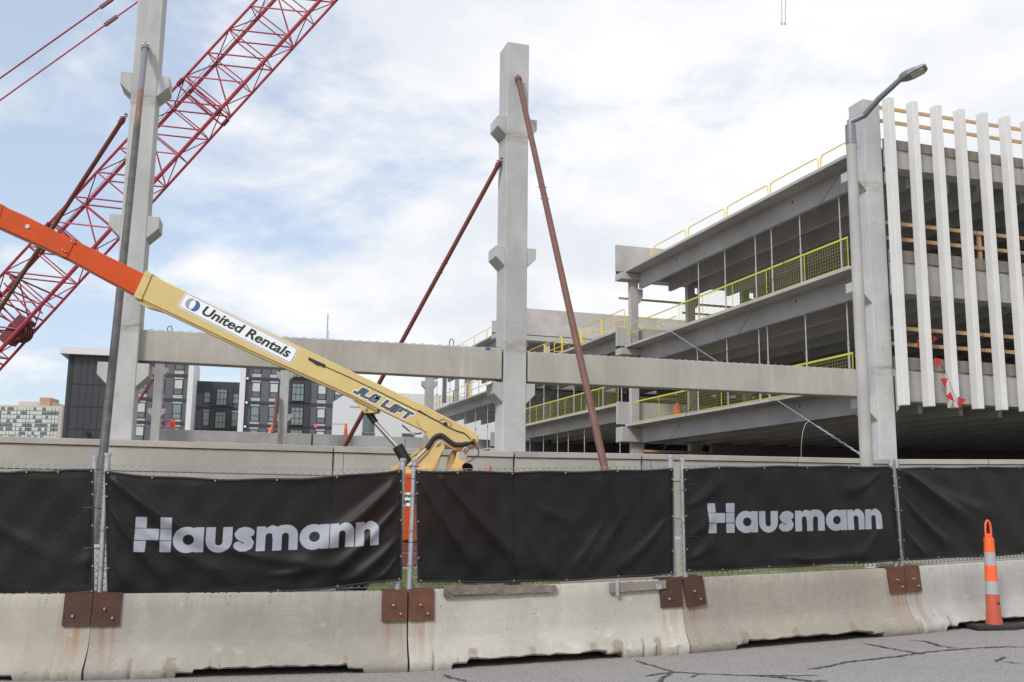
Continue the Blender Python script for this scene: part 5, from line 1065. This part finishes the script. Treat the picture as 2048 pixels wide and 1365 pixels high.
for k, (px, py, sz) in enumerate(((339, 849, .32), (632, 852, .2))):
    p = atY(px, py, 68.4); t1 = thing('pink_flag', ['pink flag hanging beside the left delineator on deck wall', 'small pink flag on the line right of the second distant column'][k], 'flag', p, 0, 'pink flags on the deck')
    MB().prism([(-sz, .1), (-.2 * sz, .55 * sz), (.5 * sz, .5 * sz), (.4 * sz, -.5 * sz), (-.4 * sz, -.55 * sz)], 0, .03).build('cloth', M['flagpink'], t1)
t1 = thing('flag_line', 'thin red warning line stretched above the deck wall', 'rope', atY(575, 846, 68)); MB().tube([atY(575, 846, 68), atY(640, 848, 69), atY(690, 849, 71)], .02, 5).build('line', M['flagred'], t1, atY(575, 846, 68))

# ================================================================== DISTANT BUILDINGS
BA = rad(14); P_ = atY(125, 860, 140); BO = Vector((P_.x, P_.y, 0))
def bf(px, py, off=0.0): return hit(px, py, BO, BA, off)
BD = thing('apartment_building', 'dark grey apartment building with white cornice and pale-framed windows', 'building', BO, BA)
zc0 = bf(215, 713)[1]; xr = bf(708, 800)[0]
x1_ = bf(262, 800)[0]; x2 = bf(374, 800)[0]; x3 = bf(478, 800)[0]; xe = bf(489, 800)[0]
SDEP = 9.0
ztop = zc0
box('stair_tower', M['char'], (0, 0, 0), (x1_ - .02, 14, ztop), BD); box('tower_return', M['seam'], (.35, -.04, 0), (.75, .0, ztop), BD)
MB().box((-1.0, -1.0, ztop), (x1_ + 2, 15, ztop + .95)).build('cornice', M['white'], BD)
for k in range(1, 9):
    x = .9 + k * (x1_ - .9) / 9; box('vertical_seam', M['seam'], (x - .03, -.03, 0), (x + .03, .0, ztop), BD)
for py in (769, 814, 859): z = bf(170, py)[1]; box('horizontal_seam', M['seam'], (.8, -.035, z - .08), (x1_ - .1, .0, z + .08), BD)
box('window_wing', M['slate'], (x1_, .0, 0), (x2, 14, ztop), BD)
box('recessed_wing', M['slate'], (x2 + .75, SDEP, 0), (x3, SDEP + 12, bf(430, 765, SDEP)[1]), BD); box('recess_cornice', M['char'], (x2 + .75, SDEP - .15, bf(430, 768, SDEP)[1] - 1.4), (x3, SDEP - .02, bf(430, 765, SDEP)[1] + .1), BD)
box('white_pier', M['white'], (x2, -.6, 0), (x2 + .72, 14, ztop + .5), BD); box('white_pier', M['white'], (x3, -.6, 0), (xe, 14, ztop + .5), BD)
box('window_wing', M['slate'], (xe + .01, 0, 0), (xr, 14, ztop), BD)
bands = [bf(520, py)[1] for py in (758.5, 806.5, 852)]; bands = [bands[0] + (bands[0] - bands[1])] + bands
for z in bands:
    for xa_, xb_, yo in ((x1_, x2 - .02, 0), (xe + .02, xr, 0), (x2 + .76, x3 - .02, SDEP)):
        zz_ = z if yo == 0 else z - .2; box('floor_band', M['char'], (xa_, yo - .06, zz_ - .24), (xb_, yo - .001, zz_ + .24), BD)
WIN = {}
def window(cx_, zlo, w_, h_, yo, kind, big=False):
    key = (round(w_, 2), round(h_, 2), kind, big)
    if key not in WIN:
        fr = MB(); t_ = .09
        fr.box((-w_ / 2, -.10, 0), (-w_ / 2 + t_, 0, h_)).box((w_ / 2 - t_, -.10, 0), (w_ / 2, 0, h_)).box((-w_ / 2 + t_, -.10, 0), (w_ / 2 - t_, 0, t_)).box((-w_ / 2 + t_, -.10, h_ - t_), (w_ / 2 - t_, 0, h_))
        fr.box((-w_ / 2 + t_, -.09, h_ * .36), (w_ / 2 - t_, 0, h_ * .36 + .07))
        if big:
            fr.box((-w_ * .18, -.09, t_), (-w_ * .18 + .06, 0, h_ - t_)).box((w_ * .18, -.09, t_), (w_ * .18 + .06, 0, h_ - t_)).box((-w_ / 2 + t_, -.085, h_ * .75), (w_ / 2 - t_, 0, h_ * .75 + .06))
        WIN[key] = (fr.mesh('window', M['black']), MB().box((-w_ / 2 + t_, -.055, h_ * .36 if kind == 'blind' else t_), (w_ / 2 - t_, -.02, h_ - t_)).mesh('pane', M['blind'] if kind == 'blind' else M['glassgreen']), MB().box((-w_ / 2 + t_, -.05, t_), (w_ / 2 - t_, -.02, h_ * .36)).mesh('pane', M['glass']))
    a, b1, c1 = WIN[key]; wn = inst(a, 'window', BD, (cx_, yo, zlo)); inst(b1, 'pane', wn)
    if kind == 'blind': inst(c1, 'pane', wn)
storey = bands[1] - bands[2]; rw_ = random.Random(4)
for r_ in range(4):
    zb = bands[r_] - storey + .0 if r_ else bands[0] - storey
    zl = bands[r_] - storey
    for px in (283, 318, 355, 511, 547, 643, 677):
        x = bf(px, 800)[0]; w_ = 1.25
        window(x, zl + .80, w_, storey - 1.30, 0, 'blind' if rw_.random() < .75 else 'clear')
        box('light_panel', M['offwhite'], (x - w_ / 2, -.05, zl + .26), (x + w_ / 2, -.002, zl + .79), BD)
        box('light_panel', M['offwhite'], (x - w_ / 2, -.05, zl + storey - .49), (x + w_ / 2, -.002, zl + storey - .26), BD)
    x = bf(595, 800)[0]; box('bay_surround', M['char'], (x - 1.7, -.3, zl + .26), (x + 1.7, -.07, zl + storey - .26), BD); window(x, zl + .42, 1.8, storey - .84, -.31, 'clear', True)
    if r_ == 0: continue
    for px in (390, 413, 470):
        x = bf(px, 820, SDEP)[0]
        if x > x2 + .75 + .55 and x < x3 - .6: window(x, zl + .60, 1.0, storey - 1.3, SDEP, 'blind' if px == 390 else 'clear'); box('light_panel', M['offwhite'], (x - .5, SDEP - .05, zl + storey - .69), (x + .5, SDEP - .002, zl + storey - .46), BD)
    x = bf(442, 820, SDEP)[0]; box('bay_surround', M['char'], (x - 1.6, SDEP - .3, zl + .1), (x + 1.6, SDEP - .07, zl + storey - .48), BD); window(x, zl + .25, 1.6, storey - .95, SDEP - .31, 'clear', True)
for px, py in ((495, 758), (493, 806), (490, 854), (695, 815), (693, 862), (303, 757)):
    x, z = bf(px, py); MB().tube([(x, -.5, z), (x, -.02, z)], .18, 10).build('wall_light', M['sign'], BD)
x, z = bf(176, 868); MB().tube([(x, -.6, z), (x, -.02, z)], .32, 12).build('vent_hood', M['black'], BD)
p = atY(653, 700, 150); t0 = thing('radio_mast', 'thin radio mast rising behind the long beam', 'mast', (p.x, 150, 18)); zt_ = atY(653, 628, 150).z - 18
MB().tube([(0, 0, 0), (0, 0, zt_)], .09, 6).build('mast_tube', M['galv'], t0); MB().tube([(.25, 0, 0), (.25, 0, zt_ * .8)], .05, 6).build('side_tube', M['galv'], t0)
for k in range(9): MB().bar((-.2, 0, zt_ * (.3 + .08 * k)), (.3, 0, zt_ * (.3 + .08 * k)), .04, .04).build('rung', M['galv'], t0)
# white building
p = atY(708, 800, 118); q_ = atY(868, 800, 121); a_ = math.atan2(q_.y - p.y, q_.x - p.x); Lw = (q_ - p).length; zt_ = atY(780, 786, 119.5).z
t0 = thing('white_building', 'plain white building with few windows between apartments and garage', 'building', (p.x - .5, p.y, 0), a_)
box('wall', M['white'], (0, 0, 0), (Lw + 24, 14, zt_), t0); box('parapet_line', M['offwhite'], (0, -.05, zt_ - 1.9), (Lw + 24, -.001, zt_ - 1.75), t0)
for px, py, w_, h_ in ((737, 845, 1.5, 2.4), (736, 871, 1.6, .8), (816, 873, 1.6, .8), (940, 876, 1.7, .9)):
    x, z = hit(px, py, p, a_); fr = MB().box((x + .5 - w_ / 2, -.06, z - h_ / 2), (x + .5 + w_ / 2, -.002, z + h_ / 2)).build('window', M['offwhite'], t0)
    MB().box((x + .5 - w_ / 2 + .08, -.08, z - h_ / 2 + .08), (x + .5 + w_ / 2 - .08, -.062, z + h_ / 2 - .08)).build('pane', M['glass'], fr)
# distant hotel
p = atY(-60, 860, 520); a_ = rad(3); t0 = thing('distant_hotel', 'wide beige high-rise with rows of windows far away at the left edge', 'building', (p.x, p.y, 0), a_)
zt_ = atY(60, 811, 520).z; xr = hit(122, 850, p, a_)[0]
box('wall', M['hotel'], (0, 0, 0), (xr, 30, zt_), t0)
xa_ = hit(28, 800, p, a_)[0]; xb_ = hit(96, 800, p, a_)[0]; box('penthouse', M['hotel'], (xa_, 6, zt_ + .02), (xb_, 24, atY(60, 801, 520).z), t0)
xa_ = hit(73, 800, p, a_)[0]; xb_ = hit(94, 800, p, a_)[0]; box('brick_tower', M['brick'], (xa_, 4, zt_ + .02), (xb_, 16, atY(60, 793, 520).z), t0)
fr = MB().box((0, -.3, 0), (1.9, 0, 1.55)).mesh('window', M['blind']); fr2 = MB().box((0, -.3, 0), (1.9, 0, 1.55)).mesh('window', M['glass'])
rows = 9; pitch_z = (zt_ - 34) / 8.2
for r_ in range(rows):
    z = zt_ - 1.9 - pitch_z * (r_ + .3); box('floor_stripe', M['offwhite'], (0, -.1, z - .9), (xr, -.001, z - .3), t0)
    nwin = 26
    for c in range(nwin):
        if z > 30: inst(fr if rw_.random() < .6 else fr2, 'window', t0, (2 + (xr - 4) * c / nwin, 0, z))
